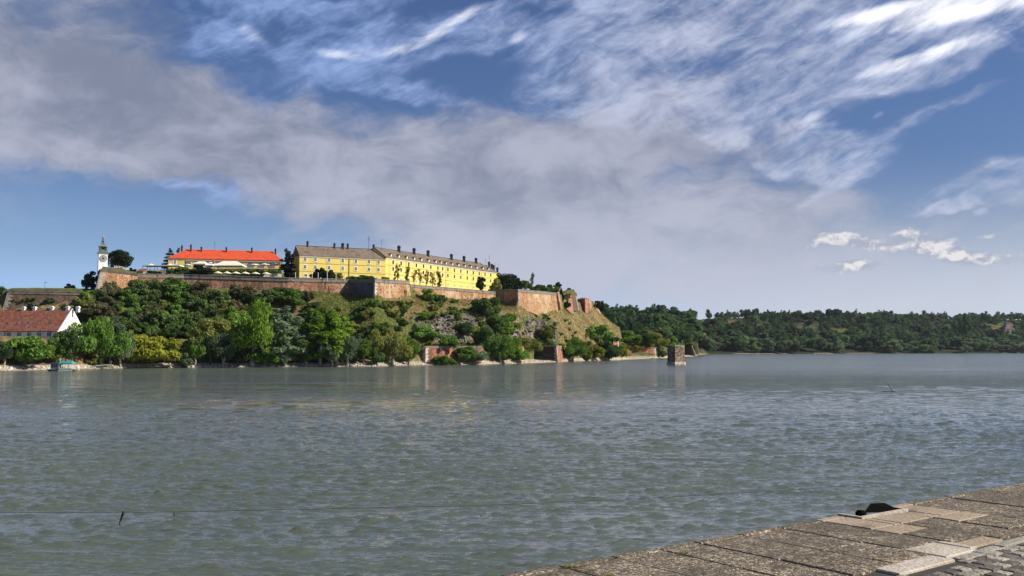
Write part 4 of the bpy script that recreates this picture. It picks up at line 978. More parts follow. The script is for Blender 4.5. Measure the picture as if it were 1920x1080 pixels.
    for px, h_, r_ in ((691.3, 6.5, .10), (715.6, 5.5, .06)):
        s = F1.s_at(min(px, 712), 465); p = P(px, 465, F1.depth(s) + 6.5); antenna(t, (p.x, p.y, r1 + .3), h_, r_, roof)
    for px, h_ in ((910.2, 5.0), (917.6, 7.5), (928.5, 4), (934.5, 3.6)):
        p = P(px, 480, 545); antenna(t, (p.x, p.y, r2 - (1 if px > 920 else 0)), h_, .06, roof)
build_hotel()

# ---- the building under the bright red roof
def build_red():
    A, B = XY(343.5, 430), XY(526, 440); f = Fr(A, B)
    t = thing('red_roofed_building', (A[0], A[1], 47.5), 'long low yellow building with a bright red hipped roof and arched windows', 'restaurant building')
    zb, ze, zr, D = 45.5, 60.4 * DZ, 66.4 * DZ, 15.0
    s0 = -7.6
    w = MB(); w.hexa([f(0, 0, zb), f(f.L, 0, zb), f(f.L, -D, zb), f(0, -D, zb)], [f(0, 0, ze), f(f.L, 0, ze), f(f.L, -D, ze), f(0, -D, ze)])
    w.hexa([f(s0, 1.6, zb), f(-.01, 1.6, zb), f(-.01, -D + .01, zb), f(s0, -D + .01, zb)], [f(s0, 1.6, ze), f(-.01, 1.6, ze), f(-.01, -D + .01, ze), f(s0, -D + .01, ze)])
    w.build('wall', M['yellow'], t)
    rf = MB(); gable_roof(rf, f, s0, f.L, D, ze, zr, .55, hipL=8.3, hipR=5.2, overL=.5, overR=.5)
    # small hip over the projecting left bay
    zc = ze + 1.9
    a, b = [f(s0 - .5, 2.15, ze - .25), f(.5, 2.15, ze - .25)], [f(.5, -1.4, zc - .4), f(s0 - .5, -1.4, zc - .4)]
    rf.face([f(s0 - .5, 2.15, ze - .02), f(.5, 2.15, ze - .02), f(-2.2, -2.6, zc + .45), f(s0 + 3, -2.6, zc + .45)]); rf.face([f(.5, 2.15, ze - .02), f(.5, -.5, ze + .05), f(-2.2, -2.6, zc + .45)])
    rf.face([f(s0 - .5, -.5, ze - .1), f(s0 - .5, 2.15, ze - .02), f(s0 + 3, -2.6, zc + .45)]); rf.face([f(s0 - .5, 2.15, ze - .25), f(.5, 2.15, ze - .25), f(.5, 2.15, ze - .02), f(s0 - .5, 2.15, ze - .02)]); rf.face([f(s0 - .5, 2.15, ze - .25), f(s0 - .5, 0, ze - .25), f(.5, 0, ze - .25), f(.5, 2.15, ze - .25)])
    roof = rf.build('roof', M['roof_red'], t)
    gt = MB(); gt.tube([f(.6, .78, ze - .28), f(f.L + .5, .78, ze - .28)], .13, 6); gt.build('gutter', M['dark'], roof)
    co = MB(); co.hexa([f(0.6, 0, ze - 1.35), f(f.L, 0, ze - 1.35), f(f.L, .2, ze - 1.35), f(.6, .2, ze - 1.35)][::-1], [f(.6, 0, ze - .40), f(f.L, 0, ze - .40), f(f.L, .4, ze - .40), f(.6, .4, ze - .40)][::-1])
    co.hexa([f(s0, 1.6, ze - .9), f(0, 1.6, ze - .9), f(0, 1.8, ze - .9), f(s0, 1.8, ze - .9)][::-1], [f(s0, 1.6, ze - .3), f(0, 1.6, ze - .3), f(0, 1.9, ze - .3), f(s0, 1.9, ze - .3)][::-1])
    co.build('cornice', M['cream'], t)
    dp = MB(); dp.tube([f(.25, .3, zb), f(.25, .3, ze - .5)], .12, 6); dp.build('downpipe', M['dark'], t)
    for px in (351.5, 369.5, 390.5, 411, 431, 450.3, 469.2, 489, 508.4):
        window(f, t, f.s_at(px, 491), 57.35 * DZ, 3.5, 2.9, fr=.22, arch=True)
        g = MB()
    g2 = Fr(f(s0, 1.6, 0)[:2], f(0, 1.6, 0)[:2]); window(g2, t, g2.s_at(328, 490), 58.1 * DZ, .8, 1.9, fr=.55)
    for px, h, dz in ((341, 4.0, -2.2), (358, 2.6, -.3), (377.6, 1.5, -.2), (424.5, 1.6, -.2), (472.2, 1.7, -.2), (516.6, 3.4, -2.2)):
        s = f.s_at(px, 468); p = P(px, 468, f.depth(s) + 5.0); chimney(t, (p.x, p.y, zr + dz + .2), .75, h, parent=roof)
    s = f.s_at(402.5); p = P(402.5, 468, f.depth(s) + 5.5); antenna(t, (p.x, p.y, zr + .2), 4.2, .06, roof)
build_red()

# ---- white house by the river
def build_white_house():
    R = XY(108.5, 301, 620); dv = Vector((.965, -.14)).normalized(); L = 62
    A = (R[0] - dv.x * L, R[1] - dv.y * L); f = Fr(A, R)
    g0 = 11.3; ze = P(108, 619.5, 301).z; D = 15.5; zr = P(137, 581.5, 309).z
    t = thing('white_house', (R[0], R[1], g0), 'long white house by the river with a mottled old red tile roof', 'house')
    w = MB(); w.hexa([f(0, 0, g0 - 2), f(L, 0, g0 - 2), f(L, -D, g0 - 2), f(0, -D, g0 - 2)], [f(0, 0, ze), f(L, 0, ze), f(L, -D, ze), f(0, -D, ze)])
    w.build('wall', M['white'], t)
    gb = MB(); gb.hexa([f(L + .02, .35, ze - .5), f(L + .02, -D - .35, ze - .5), f(L + .02, -D / 2, zr + .55)][::-1], [f(L + .42, .35, ze - .5), f(L + .42, -D - .35, ze - .5), f(L + .42, -D / 2, zr + .55)][::-1])
    gb.build('gable', M['white'], t)
    rf = MB(); gable_roof(rf, f, 0, L, D, ze, zr, .7, overL=.3, overR=.01); roof = rf.build('roof', M['roof_old'], t)
    for px in (2, 23, 56, 86, 105.5):
        s = f.s_at(px, 582); q = f(s + 2.0, -D / 2 + .3, zr)
        c = MB(); T = lambda x, y, z, s=s: f(s + 3.3 + x, -D / 2 + y, zr + z)
        c.box(-.55, .55, -.45, .45, -.8, .8, T=T); c.box(-.75, .75, -.6, .6, .8, 1.1, T=T); c.box(-.45, .45, -.35, .35, 1.1, 1.35, T=T)
        c.build('chimney', M['white'], roof)
    sl = (zr - ze) / (D / 2)
    for px in (9, 26.5, 47, 64.5, 91):
        s = f.s_at(px, 607); c = MB(); o = -2.0; z = ze + 2.0 * sl
        c.face([f(s - .8, o, z + .2), f(s + .8, o, z + .2), f(s, o, z + .85)], 1); c.face([f(s - 1, o + .1, z + .2), f(s, o + .1, z + 1.0), f(s, o - 1.1, z + 1.0)], 0); c.face([f(s + 1, o + .1, z + .2), f(s, o - 1.1, z + 1.0), f(s, o + .1, z + 1.0)], 0)
        c.build('roof_vent', [M['roof_old'], M['white']], roof)
    for px in (17, 36, 54.7, 73.4, 92): window(f, t, f.s_at(px, 627), g0 + 1.05, 1.5, 1.2, fr=.2)
    for px in (10, 95.5): dp = MB(); s = f.s_at(px, 625); dp.tube([f(s, .2, g0 - 1), f(s, .2, ze - .3)], .1, 6); dp.build('downpipe', M['dark'], t)
    G = Fr(f(L, 0, 0)[:2], f(L, -D, 0)[:2])
    for k, z, w_, h_ in ((.40, ze + 1.2, .8, 1.2), (.56, ze + 4.6, .5, .55)):
        b = MB(); b.box(-w_ / 2, w_ / 2, .3, .47, -h_ / 2, h_ / 2, T=lambda x, y, zz: G(D * k + x, y, z + zz)); b.build('gable_opening', M['black'], t)
build_white_house()

# ---- clock tower
def build_clock():
    Yo = 392; c = P(192.3, 500, Yo); g = ground(192, Yo); d = Vector((.88, .47)); W = 3.75
    t = thing('clock_tower', (c.x, c.y, g), 'slim white clock tower with a green copper roof and open lantern', 'clock tower')
    T = lambda x, y, z: (c.x + d.x * x + d.y * y, c.y + d.y * x - d.x * y, z)         # x along front, y outwards
    zz = lambda py: P(192, py, Yo).z
    h = W / 2; z1 = zz(476.5)
    b = MB(); b.hexa([T(x, y, g - 3) for x, y in ((-h * 1.12, h * 1.12), (-h * 1.12, -h * 1.12), (h * 1.12, -h * 1.12), (h * 1.12, h * 1.12))][::-1], [T(x, y, z1) for x, y in ((-h, h), (-h, -h), (h, -h), (h, h))][::-1])
    b.build('shaft', M['white'], t)
    b = MB(); b.box(-h * 1.03, h * 1.03, -h * 1.03, h * 1.03, zz(497), zz(496.2), T=T); b.box(-h * 1.12, h * 1.12, -h * 1.12, h * 1.12, z1, z1 + .35, T=T); b.build('cornice', M['cream'], t)
    def frus(a, z0, b_, z1_, m, nm):
        q = MB(); q.hexa([T(x * a, y * a, z0) for x, y in ((-1, 1), (-1, -1), (1, -1), (1, 1))][::-1], [T(x * b_, y * b_, z1_) for x, y in ((-1, 1), (-1, -1), (1, -1), (1, 1))][::-1]); return q.build(nm, m, t)
    frus(h * 1.25, z1 + .35, h * .86, zz(470.2), M['copper'], 'skirt_roof')
    lz0, lz1 = zz(470.2), zz(462.3); l = MB(); hh = h * .72
    for sx in (-1, 1):
        for sy in (-1, 1): l.box(sx * hh - .28, sx * hh + .28, sy * hh - .28, sy * hh + .28, lz0, lz1, T=T)
    l.box(-hh * .95, hh * .95, -hh * .95, hh * .95, lz0, lz0 + .6, T=T); l.box(-hh - .1, hh + .1, -hh - .1, hh + .1, lz1 - .5, lz1, T=T)
    lo = l.build('lantern', M['copper'], t)
    q = MB(); q.box(-hh * .6, hh * .6, -hh * .6, hh * .6, lz0 + .6, lz1 - .5, T=T); q.build('bell_chamber', M['black'], lo)
    b = MB(); b.box(-h * .98, h * .98, -h * .98, h * .98, lz1, lz1 + .25, T=T); b.build('lantern_cornice', M['stone_pale'], t)
    frus(h * .9, lz1 + .25, h * .26, zz(456.2), M['copper'], 'upper_roof')
    q = MB(); z0 = zz(456.4); H = zz(444) - z0
    q.lathe((c.x, c.y, z0), [(.35, 0), (.2, H * .12), (.5, H * .25), (.62, H * .33), (.5, H * .42), (.15, H * .5), (.38, H * .58), (.38, H * .64), (.1, H * .7), (.07, H * .8)], 10); q.build('spire', M['copper'], t)
    q = MB(); q.lathe((c.x, c.y, z0 + H * .8), [(.05, 0), (.42, .2), (.5, .5), (.42, .8), (.05, 1.0)], 10); q.tube([(c.x, c.y, z0 + H * .8 + 1), (c.x, c.y, z0 + H + .5)], .06, 5); q.build('gilded_ball', M['gold'], t)
    q = MB(); p = T(-h * .5, -.3, 0); q.tube([(p[0], p[1], lz1), (p[0] + .5, p[1], zz(445))], .07, 5); q.build('lightning_rod', M['dark'], t)
    # the dial
    cz = zz(485.2); R = 1.5
    def disc(r, y0, y1, m, nm, parent, n=28, r0=None):
        q = MB()
        pts = [(math.cos(2 * PI * i / n), math.sin(2 * PI * i / n)) for i in range(n)]
        if r0 is None: q.hexa([T(x * r, y0, cz + z * r) for x, z in pts], [T(x * r, y1, cz + z * r) for x, z in pts])
        else:
            for a, bb in zip(pts, pts[1:] + pts[:1]):
                qd = [(a[0] * r0, a[1] * r0), (a[0] * r, a[1] * r), (bb[0] * r, bb[1] * r), (bb[0] * r0, bb[1] * r0)]
                q.hexa([T(x, y0, cz + z) for x, z in qd], [T(x, y1, cz + z) for x, z in qd])
        return q.build(nm, m, parent)
    dial = disc(R, h * .9, h + .16, M['frame'], 'clock_face', t)
    disc(R * 1.03, h * .95, h + .22, M['black'], 'rim', dial, r0=R * .93)
    disc(R * .42, h * .95, h + .20, M['black'], 'hub', dial)
    q = MB()
    for k in range(12):
        a = 2 * PI * k / 12; e = Vector((math.cos(a), math.sin(a))); s_ = Vector((-e.y, e.x)) * .12
        qd = [e * R * .52 - s_, e * R * .90 - s_ * 1.3, e * R * .90 + s_ * 1.3, e * R * .52 + s_]; q.hexa([T(v.x, h * .95, cz + v.y) for v in qd], [T(v.x, h + .19, cz + v.y) for v in qd])
    q.build('numerals', M['black'], dial)
    q = MB()
    for a, l in ((math.radians(155), .62), (math.radians(100), .85)):
        e = Vector((math.cos(a), math.sin(a))); s_ = Vector((-e.y, e.x)) * .09; qd = [-s_, e * R * l - s_, e * R * l + s_, s_]; q.hexa([T(v.x, h * .95, cz + v.y) for v in qd], [T(v.x, h + .26, cz + v.y) for v in qd])
    q.build('hands', M['gold'], dial)
build_clock()

# ---- terrace: canopy, marquees, parasols
def parasol(base, w, h, m, label, group, four=True):
    t = thing('parasol', base, label, 'parasol', group); x, y, z = base
    b = MB(); b.tube([(x, y, z), (x, y, z + h)], .05, 6); b.build('pole', M['steel'], t)
    c = MB(); n = 8; ze, zt = z + h * .70, z + h; rot = .25
    ring = [(x + w / 2 * math.cos(2 * PI * i / n + rot) * 1.05, y + w / 2 * math.sin(2 * PI * i / n + rot) * 1.05) for i in range(n)]
    for a, bb in zip(ring, ring[1:] + ring[:1]):
        c.face([(*a, ze), (*bb, ze), (x, y, zt)]); c.face([(*a, ze - .22), (*bb, ze - .22), (*bb, ze), (*a, ze)])
        c.face([(*bb, ze - .03), (*a, ze - .03), (x, y, zt - .05)])
    c.build('canopy', m, t); return t
ord_ = ['leftmost', 'second', 'third', 'fourth', 'fifth', 'last']
for k, px in enumerate((408.5, 425.5, 442.5, 460, 479, 499)):
    Yo = 406; g = P(px, 516.5, Yo); b = Vector((g.x, g.y, 41.2)); top = P(px, 508.3 + k * .35, Yo).z
    parasol(tuple(b), 15.5 * Yo / 1600, top - b.z, M['canvas'], '%s of the small cream parasols behind the fortress parapet' % (['leftmost'] + [o + ' from the left' for o in ord_[1:5]] + ['rightmost'])[k], 'small parasols on the lower terrace')
for k, (px, w, Yo, py, lab) in enumerate(((478, 20, 426, 494.5, 'wide pale parasol left of the middle on the upper terrace'), (497, 22, 427, 493.5, 'white flat parasol near the right end of the upper terrace'), (517, 20, 428, 493.2, 'rightmost white parasol on the upper terrace beside the conifer'), (353, 16, 424, 495, 'white parasol below the left wing of the red roofed building'))):
    b = P(px, 505, Yo); b.z = 47.6; parasol(tuple(b), w * Yo / 1600, P(px, py, Yo).z - b.z, M['canvas_white'], lab, 'parasols on the upper terrace')
def marquee(px0, px1, py_top, py_eave, Yo, label, m):
    a, b = P(px0, py_eave, Yo), P(px1, py_eave, Yo); top = P((px0 + px1) / 2, py_top, Yo).z; d = 4.2; g = 47.5
    t = thing('marquee', ((a.x + b.x) / 2, a.y, g), label, 'marquee', 'cream marquees on the cafe terrace'); c = MB(); ze = a.z
    cx = (a.x + b.x) / 2; rw = (b.x - a.x) * .22; y0, y1 = a.y - d, a.y + d; ym = a.y
    q = [(a.x, y0, ze), (b.x, y0, ze), (b.x, y1, ze), (a.x, y1, ze)]; r0, r1 = (cx - rw, ym, top), (cx + rw, ym, top)
    c.face([q[0], q[1], r1, r0]); c.face([q[1], q[2], r1]); c.face([q[2], q[3], r0, r1]); c.face([q[3], q[0], r0])
    for i in range(4): j = (i + 1) % 4; u, v = q[i], q[j]; c.face([(u[0], u[1], ze - .45), (v[0], v[1], ze - .45), v, u])
    c.build('canopy', m, t); p = MB()
    for u in q: p.tube([(u[0] * .995 + cx * .005, u[1], g - 1), (u[0] * .995 + cx * .005, u[1], ze)], .07, 5)
    p.build('poles', M['steel'], t)
marquee(366, 390, 490, 495.5, 421, 'small cream marquee with a pointed top left of the dark bush', M['canvas'])
marquee(389, 404, 491.5, 498, 420, 'narrow white marquee squeezed left of the widest marquee', M['canvas_white'])
marquee(403, 459, 489.5, 498.5, 421, 'widest cream marquee in the middle of the terrace', M['canvas'])
def flag():
    p = P(401.5, 500, 418); t = thing('flag', (p.x, p.y, 47), 'rust red furled flag on a pole between the marquees', 'flag'); b = MB(); z = P(401, 484, 418).z
    b.tube([(p.x, p.y, 46.5), (p.x, p.y, z)], .06, 5); b.build('pole', M['steel'], t)
    c = MB(); c.lathe((p.x - .3, p.y, z - 3.4), [(.1, 0), (.45, .6), (.55, 1.6), (.35, 2.8), (.05, 3.3)], 7); c.build('cloth', mat_plain('rust_cloth', (.35, .11, .05), .9), t)
flag()
def canopy():
    a, b = P(270, 499, 416), P(343, 499, 418); z = P(300, 498, 417).z
    t = thing('flat_canopy', ((a.x + b.x) / 2, a.y, 46), 'flat white canopy on thin posts left of the red roofed building', 'canopy'); r = MB()
    r.box(a.x, b.x, a.y - 2.5, a.y + 4, z - .45, z); r.build('roof', M['canvas_white'], t); p = MB()
    for k in range(6):
        x = a.x + .3 + (b.x - a.x - .6) * k / 5
        for y in (a.y - 2.2, a.y + 3.6): p.box(x - .09, x + .09, y - .09, y + .09, 43.5, z - .45)
    p.build('posts', M['dark'], t)
    s = MB()
    for px in (282, 318): q = P(px, 497, 416); s.lathe((q.x, q.y + 1, z), [(2.2, 0), (2.2, .05), (.3, .9), (.05, 1.0)], 8)
    s.build('roof_cowls', M['canvas'], t)
canopy()
def small_roof():
    a, b = P(256, 506, 404), P(270, 506, 405); t = thing('red_shed', ((a.x + b.x) / 2, a.y, 43.5), 'small shed with a sloping red roof right of the railing by the clock tower', 'shed')
    w = MB(); z = P(260, 507.5, 404).z; w.box(a.x, b.x, a.y, a.y + 5, 41, z - .4); w.build('wall', M['stone_grey'], t)
    r = MB(); r.hexa([(a.x - .3, a.y - .6, z - .55), (b.x + .3, a.y - .6, z - .55), (b.x + .3, a.y + 5.4, z + 1.2), (a.x - .3, a.y + 5.4, z + 1.2)], [(a.x - .3, a.y - .6, z - .35), (b.x + .3, a.y - .6, z - .35), (b.x + .3, a.y + 5.4, z + 1.4), (a.x - .3, a.y + 5.4, z + 1.4)]); r.build('roof', M['roof_old'], t)
small_roof()
def hedge_bank():
    # clipped hedge along the edge of the upper terrace
    r = random.Random(11); mb = MB()
    for k in range(5200):
        f = r.random(); px = 396 + f * 131; Yo = 414.5 + r.uniform(-1.0, .6); py = r.uniform(503.8, 512.4)
        c = P(px, py, Yo + (512 - py) * .10); n = Vector((r.gauss(0, 1), r.gauss(-.8, 1), r.gauss(.8, 1))).normalized(); a = n.orthogonal().normalized(); b = n.cross(a); s = r.uniform(.14, .30)
        mb.face([c - a * s, c - b * s * .6, c + a * s, c + b * s * .6])
    o = mb.build('hedge', M['hedge'], loc=P(460, 512, 414)); tag(o, 'long clipped green hedge along the upper terrace edge', 'hedge')
hedge_bank()
# ---- posts along the parapet, lamp posts, railing
for k, (px, py0, py1) in enumerate(((554, 510.5, 521), (570.2, 511, 521), (585.3, 511, 521.5), (596.6, 511.5, 522), (613.6, 510, 522), (630, 512, 522.5), (646.6, 513, 522.8))):
    Yo = 400.5; a, b = P(px, py1 + 4, Yo), P(px, py0, Yo); t = thing('white_post', a, 'slim white post behind the parapet before the yellow hotel, %s of seven' % (['leftmost'] + [o + ' from the left' for o in ord_[1:5] + ['sixth']] + ['rightmost'])[k], 'post', 'white posts on the parapet')
    m = MB(); m.tube([a, b], .13, 6); m.lathe(b, [(.13, -.1), (.2, 0), (.05, .15)], 6); o = m.build('post_shaft', M['frame'], t)
def lamp_post(px, py0, py1, Yo, label, r=.09):
    a, b = P(px, py1, Yo), P(px, py0, Yo); t = thing('lamp_post', a, label, 'lamp post'); a.z -= 1.2
    m = MB(); m.tube([a, b], [r * 1.3, r * .7], 6); m.build('pole', M['steel'], t)
    m = MB(); m.box(b.x - .15, b.x + 1.0, b.y - .12, b.y + .12, b.z - .02, b.z + .14); m.build('lamp_head', M['dark'], t)
lamp_post(84.2, 529.5, 541, 374, 'dark lamp post on the grassy left rampart', .16)
for px, a, b, Yo, lab in ((1041.5, 617, 636, 470, 'grey lamp post below the cliff behind the lawn'), (1109.5, 633, 651, 530, 'grey lamp post left of the pair on the lower road'), (1124, 626, 648, 540, 'tall grey lamp post beside the dark tree on the lower road'), (1135.5, 627, 646, 548, 'rightmost grey lamp post on the lower road'), (895, 620, 645, 405, 'thin pale lamp post against the rocks above the red brick river wall')):
    lamp_post(px, a, b, Yo, lab, .10)
def railing():
    pts = [(214, 499.5), (219, 499.7), (224.5, 500.2), (231, 501.5), (237, 503), (243, 504.5)]; Yo = 387
    V = [P(a, b + 4.2, Yo + (a - 214) * .25) for a, b in pts]; t = thing('railing', V[2], 'pale metal railing on the grass right of the clock tower', 'railing'); m = MB()
    for v in V: m.tube([v - Vector((0, 0, 1.0)), v + Vector((0, 0, 1.25))], .09, 5)
    for h in (1.2, .65): m.tube([v + Vector((0, 0, h)) for v in V], .07, 5)
    m.build('bars', M['frame'], t)
railing()

# ---- little brick fort house beyond the spur, houses on the far hill
def box_house(name, label, px0, px1, pyb, pyt, pyr, Yo, D, wm, rm, cat='house', hip=3.0, group=None, skew=0.0):
    a = P(px0, pyb, Yo); b = P(px1, pyb, Yo + skew); f = Fr((a.x, a.y), (b.x, b.y)); t = thing(name, a, label, cat, group)
    zb, ze, zr = a.z, P(px0, pyt, Yo).z, P(px0, pyr, Yo).z
    w = MB(); w.hexa([f(0, 0, zb - 8), f(f.L, 0, zb - 8), f(f.L, -D, zb - 8), f(0, -D, zb - 8)], [f(0, 0, ze), f(f.L, 0, ze), f(f.L, -D, ze), f(0, -D, ze)]); w.build('wall', wm, t)
    r = MB(); gable_roof(r, f, 0, f.L, D, ze, zr, .4, hipL=hip, hipR=hip); r.build('roof', rm, t)
    return t, f, zb, ze
box_house('casemate', 'squat pinkish brick casemate with an earth covered roof among trees below the ridge', 1175, 1205, 627, 616, 612.5, 745, 16, M['brick'], grassm, 'casemate', 6, None, 8)
for i, (a, b, pb, pt, pr, Yo, lab) in enumerate(((1861, 1876, 623, 619, 614.6, 1790, 'white house with a red roof, left of two neighbours on the far hillside'), (1885, 1903, 620, 617, 613.2, 1800, 'wider red roofed house above its neighbour on the far right hillside'), (1887, 1899, 609, 606.5, 604.5, 1850, 'small red roofed house highest up on the far right hillside'))):
    t, f, zb, ze = box_house('hillside_house', lab, a, b, pb, pt, pr, Yo, 12, M['stone_pale'], M['roof_old'])
    for k in (.3, .7): window(f, t, f.L * k, (zb + ze) / 2 + .4, 1.8, 1.8, fr=.2)
def mast():
    a, b = P(1606, 590, 1840), P(1606, 579, 1840); t = thing('lookout_tower', a, 'tiny pale lookout tower above the treetops on the far ridge', 'tower'); m = MB()
    for sx in (-1, 1):
        for sy in (-1, 1): m.tube([(a.x + sx * 1.6, a.y + sy * 1.6, a.z - 12), (a.x + sx * .9, a.y + sy * .9, b.z - 2)], .25, 5)
    m.build('frame', M['steel'], t); m = MB(); m.box(a.x - 1.6, a.x + 1.6, a.y - 1.6, a.y + 1.6, b.z - 2, b.z); m.build('cabin', M['stone_grey'], t)
mast()

# ---- houseboat
def build_boat():
    Yo = 276; a, b = P(96.5, 694.5, Yo), P(137, 694.5, Yo); L = b.x - a.x; cx = (a.x + b.x) / 2; y = a.y
    t = thing('houseboat', (cx, y, 0), 'small moored houseboat with a dark cabin and a teal canopy', 'houseboat')
    T = lambda x, yy, z: (a.x + L * x, y + yy, z)
    zz = lambda py: P(110, py, Yo).z
    h = MB(); h.hexa([T(-.14, .6, -.35), T(.02, -1.2, -.35), T(1.0, -1.2, -.35), T(1.0, 1.3, -.35), T(.02, 1.3, -.35)], [T(-.24, .4, .62), T(.02, -1.35, .50), T(1.02, -1.35, .50), T(1.02, 1.45, .50), T(.02, 1.45, .50)]); h.build('hull', M['hull'], t)
    d = MB(); d.hexa([T(.40, -1.40, .05), T(1.03, -1.40, .05), T(1.03, -1.3, .05), T(.40, -1.3, .05)], [T(.40, -1.42, .34), T(1.03, -1.42, .34), T(1.03, -1.3, .34), T(.40, -1.3, .34)]); d.build('rubbing_strake', M['frame'], t)
    zr = zz(680.0); c = MB(); c.hexa([T(.02, -1.1, .5), T(.36, -1.1, .5), T(.36, 1.2, .5), T(.02, 1.2, .5)], [T(.03, -1.05, zr), T(.36, -1.05, zr), T(.36, 1.2, zr), T(.03, 1.2, zr)]); cab = c.build('cabin', M['grey_paint'], t)
    g = MB()
    for x0, x1 in ((.06, .15), (.18, .24), (.27, .33)): g.hexa([T(x0, -1.14, 1.25), T(x1, -1.14, 1.25), T(x1, -1.0, 1.25), T(x0, -1.0, 1.25)], [T(x0, -1.11, zr - .35), T(x1, -1.11, zr - .35), T(x1, -1.0, zr - .35), T(x0, -1.0, zr - .35)])
    g.build('cabin_windows', M['glass'], cab)
    r = MB(); r.hexa([T(.0, -1.3, zr), T(.40, -1.3, zr), T(.40, 1.4, zr), T(.0, 1.4, zr)], [T(.0, -1.3, zr + .12), T(.40, -1.3, zr + .12), T(.40, 1.4, zr + .12), T(.0, 1.4, zr + .12)]); r.build('cabin_roof', M['dark'], t)
    zc = zz(680.8); k = MB(); zm = zz(677.6)
    k.hexa([T(.405, -1.45, zc - .25), T(1.03, -1.45, zc - .25), T(1.03, 1.45, zc - .25), T(.405, 1.45, zc - .25)], [T(.405, -1.45, zc), T(1.03, -1.45, zc), T(1.03, 1.45, zc), T(.405, 1.45, zc)])
    k.hexa([T(.405, -1.45, zc + .002), T(1.03, -1.45, zc + .002), T(1.03, 1.45, zc + .002), T(.405, 1.45, zc + .002)], [T(.43, -.7, zm), T(.97, -.7, zm), T(.97, .7, zm), T(.43, .7, zm)]); k.build('canopy', M['teal'], t)
    p = MB()
    for x in (.43, .70, 1.0):
        for yy in (-1.25, 1.25): p.hexa([T(x - .010, yy - .05, .5), T(x + .010, yy - .05, .5), T(x + .010, yy + .05, .5), T(x - .010, yy + .05, .5)], [T(x - .010, yy - .05, zc - .2), T(x + .010, yy - .05, zc - .2), T(x + .010, yy + .05, zc - .2), T(x - .010, yy + .05, zc - .2)])
    p.build('canopy_posts', M['frame'], t)
    q = MB(); q.hexa([T(.42, -1.32, .5), T(1.01, -1.32, .5), T(1.01, -1.25, .5), T(.42, -1.25, .5)], [T(.42, -1.32, 1.0), T(1.01, -1.32, 1.0), T(1.01, -1.25, 1.0), T(.42, -1.25, 1.0)]); q.build('bulwark', M['pale_green'], t)
    s = MB()
    for x in (.52, .62, .8, .9): s.box(a.x + L * x - .15, a.x + L * x + .15, y - .5, y - .2, .5, 1.4)
    s.build('seats', M['frame'], t)
    m = MB(); mt = T(.36, .3, 0); m.tube([(mt[0], mt[1], zr), (mt[0], mt[1], zz(671))], .07, 6); m.tube([(mt[0] - .5, mt[1], zz(674)), (mt[0] + .5, mt[1], zz(674))], .05, 5); m.build('mast', M['frame'], t)
build_boat()

# ---- cable across the view beyond the quay edge, drift hanging from it, branches
def cable_pt(px): return P(px, np.interp(px, [-300, 0, 300, 900, 1200, 1480, 1920, 2300], [958, 961, 960.3, 948, 935, 919, 885, 853]), np.interp(px, [-300, 2300], [16, 19.8]))
def build_cable():
    V = [cable_pt(px) for px in range(-300, 2301, 40)]; t = MB(); t.tube(V, .004, 5); o = t.build('mooring_cable', M['dark'], loc=V[20]); tag(o, 'thin dark cable stretched over the river just beyond the quay edge', 'cable')
    c = cable_pt(231); r = random.Random(2); w = MB(); q = [c + Vector((0, 0, .015)), c + Vector((.0, .0, -.03)), c + Vector((-.03, .0, -.10)), c + Vector((-.055, 0, -.17)), c + Vector((-.075, .0, -.24))]
    w.tube(q, [.025, .028, .02, .014, .004], 6)
    for k in range(9): f = r.random(); p = q[0].lerp(q[-1], f); w.tube([p, p + Vector((r.uniform(-.02, .04), r.uniform(-.02, .02), -r.uniform(.03, .08)))], [.006, .002], 4)
    tag(w.build('hanging_weed', M['black'], loc=c), 'dark tuft of river weed hanging from the thin cable on the left', 'weed')
    c = cable_pt(326); w = MB(); w.tube([c + Vector((0, 0, .01)), c + Vector((.01, 0, -.06)), c + Vector((.0, 0, -.09))], [.012, .016, .003], 5); tag(w.build('hanging_weed', M['black'], loc=c), 'tiny dark scrap caught on the cable right of the longer weed', 'weed')
build_cable()
def branch(px, py, Yo, pts, r, label, m):
    c = P(px, py, Yo); c.z = 0; w = MB()
    for p in pts: w.tube([c + Vector(q) for q in p], r, 5)
    tag(w.build('driftwood', m, loc=c), label, 'driftwood')
branch(1666, 733.5, 142, [[(.9, 0, -.4), (.25, 0, .75), (-.1, 0, 1.35)], [(-1.2, .1, .02), (0, 0, .06), (1.2, 0, .02)]], .055, 'thin dark branch poking out of the open river on the right', M['black'])
branch(643, 686, 346, [[(-5, 0, .9), (-1, .3, 1.5), (3.5, 0, .9), (5, .4, 1.1)], [(-3, 1, .7), (0, .5, 1.3), (4, -1, .5)], [(-.5, .2, 1.2), (-.2, .3, 2.6)], [(0, 0, 1), (2.6, 1, 2.0)], [(-4.5, -.6, .6), (-2, 0, 1.4)]], .28, 'bleached driftwood pile on the gravel shore in front of the willows', M['stone_pale'])
branch(1212, 672, 627, [[(-7, -2, .3), (2, -2, .7), (9, -1, .4)]], .5, 'pale bleached log in the shallows before the rust red river wall', M['stone_pale'])
branch(190, 684.5, 297, [[(-4, 0, .9), (1, .3, 1.5), (4, 0, 1.4)], [(-2, .5, .8), (3, .6, 1.0)]], .25, 'bleached trunk lying under the big tree right of the houseboat', M['stone_pale'])

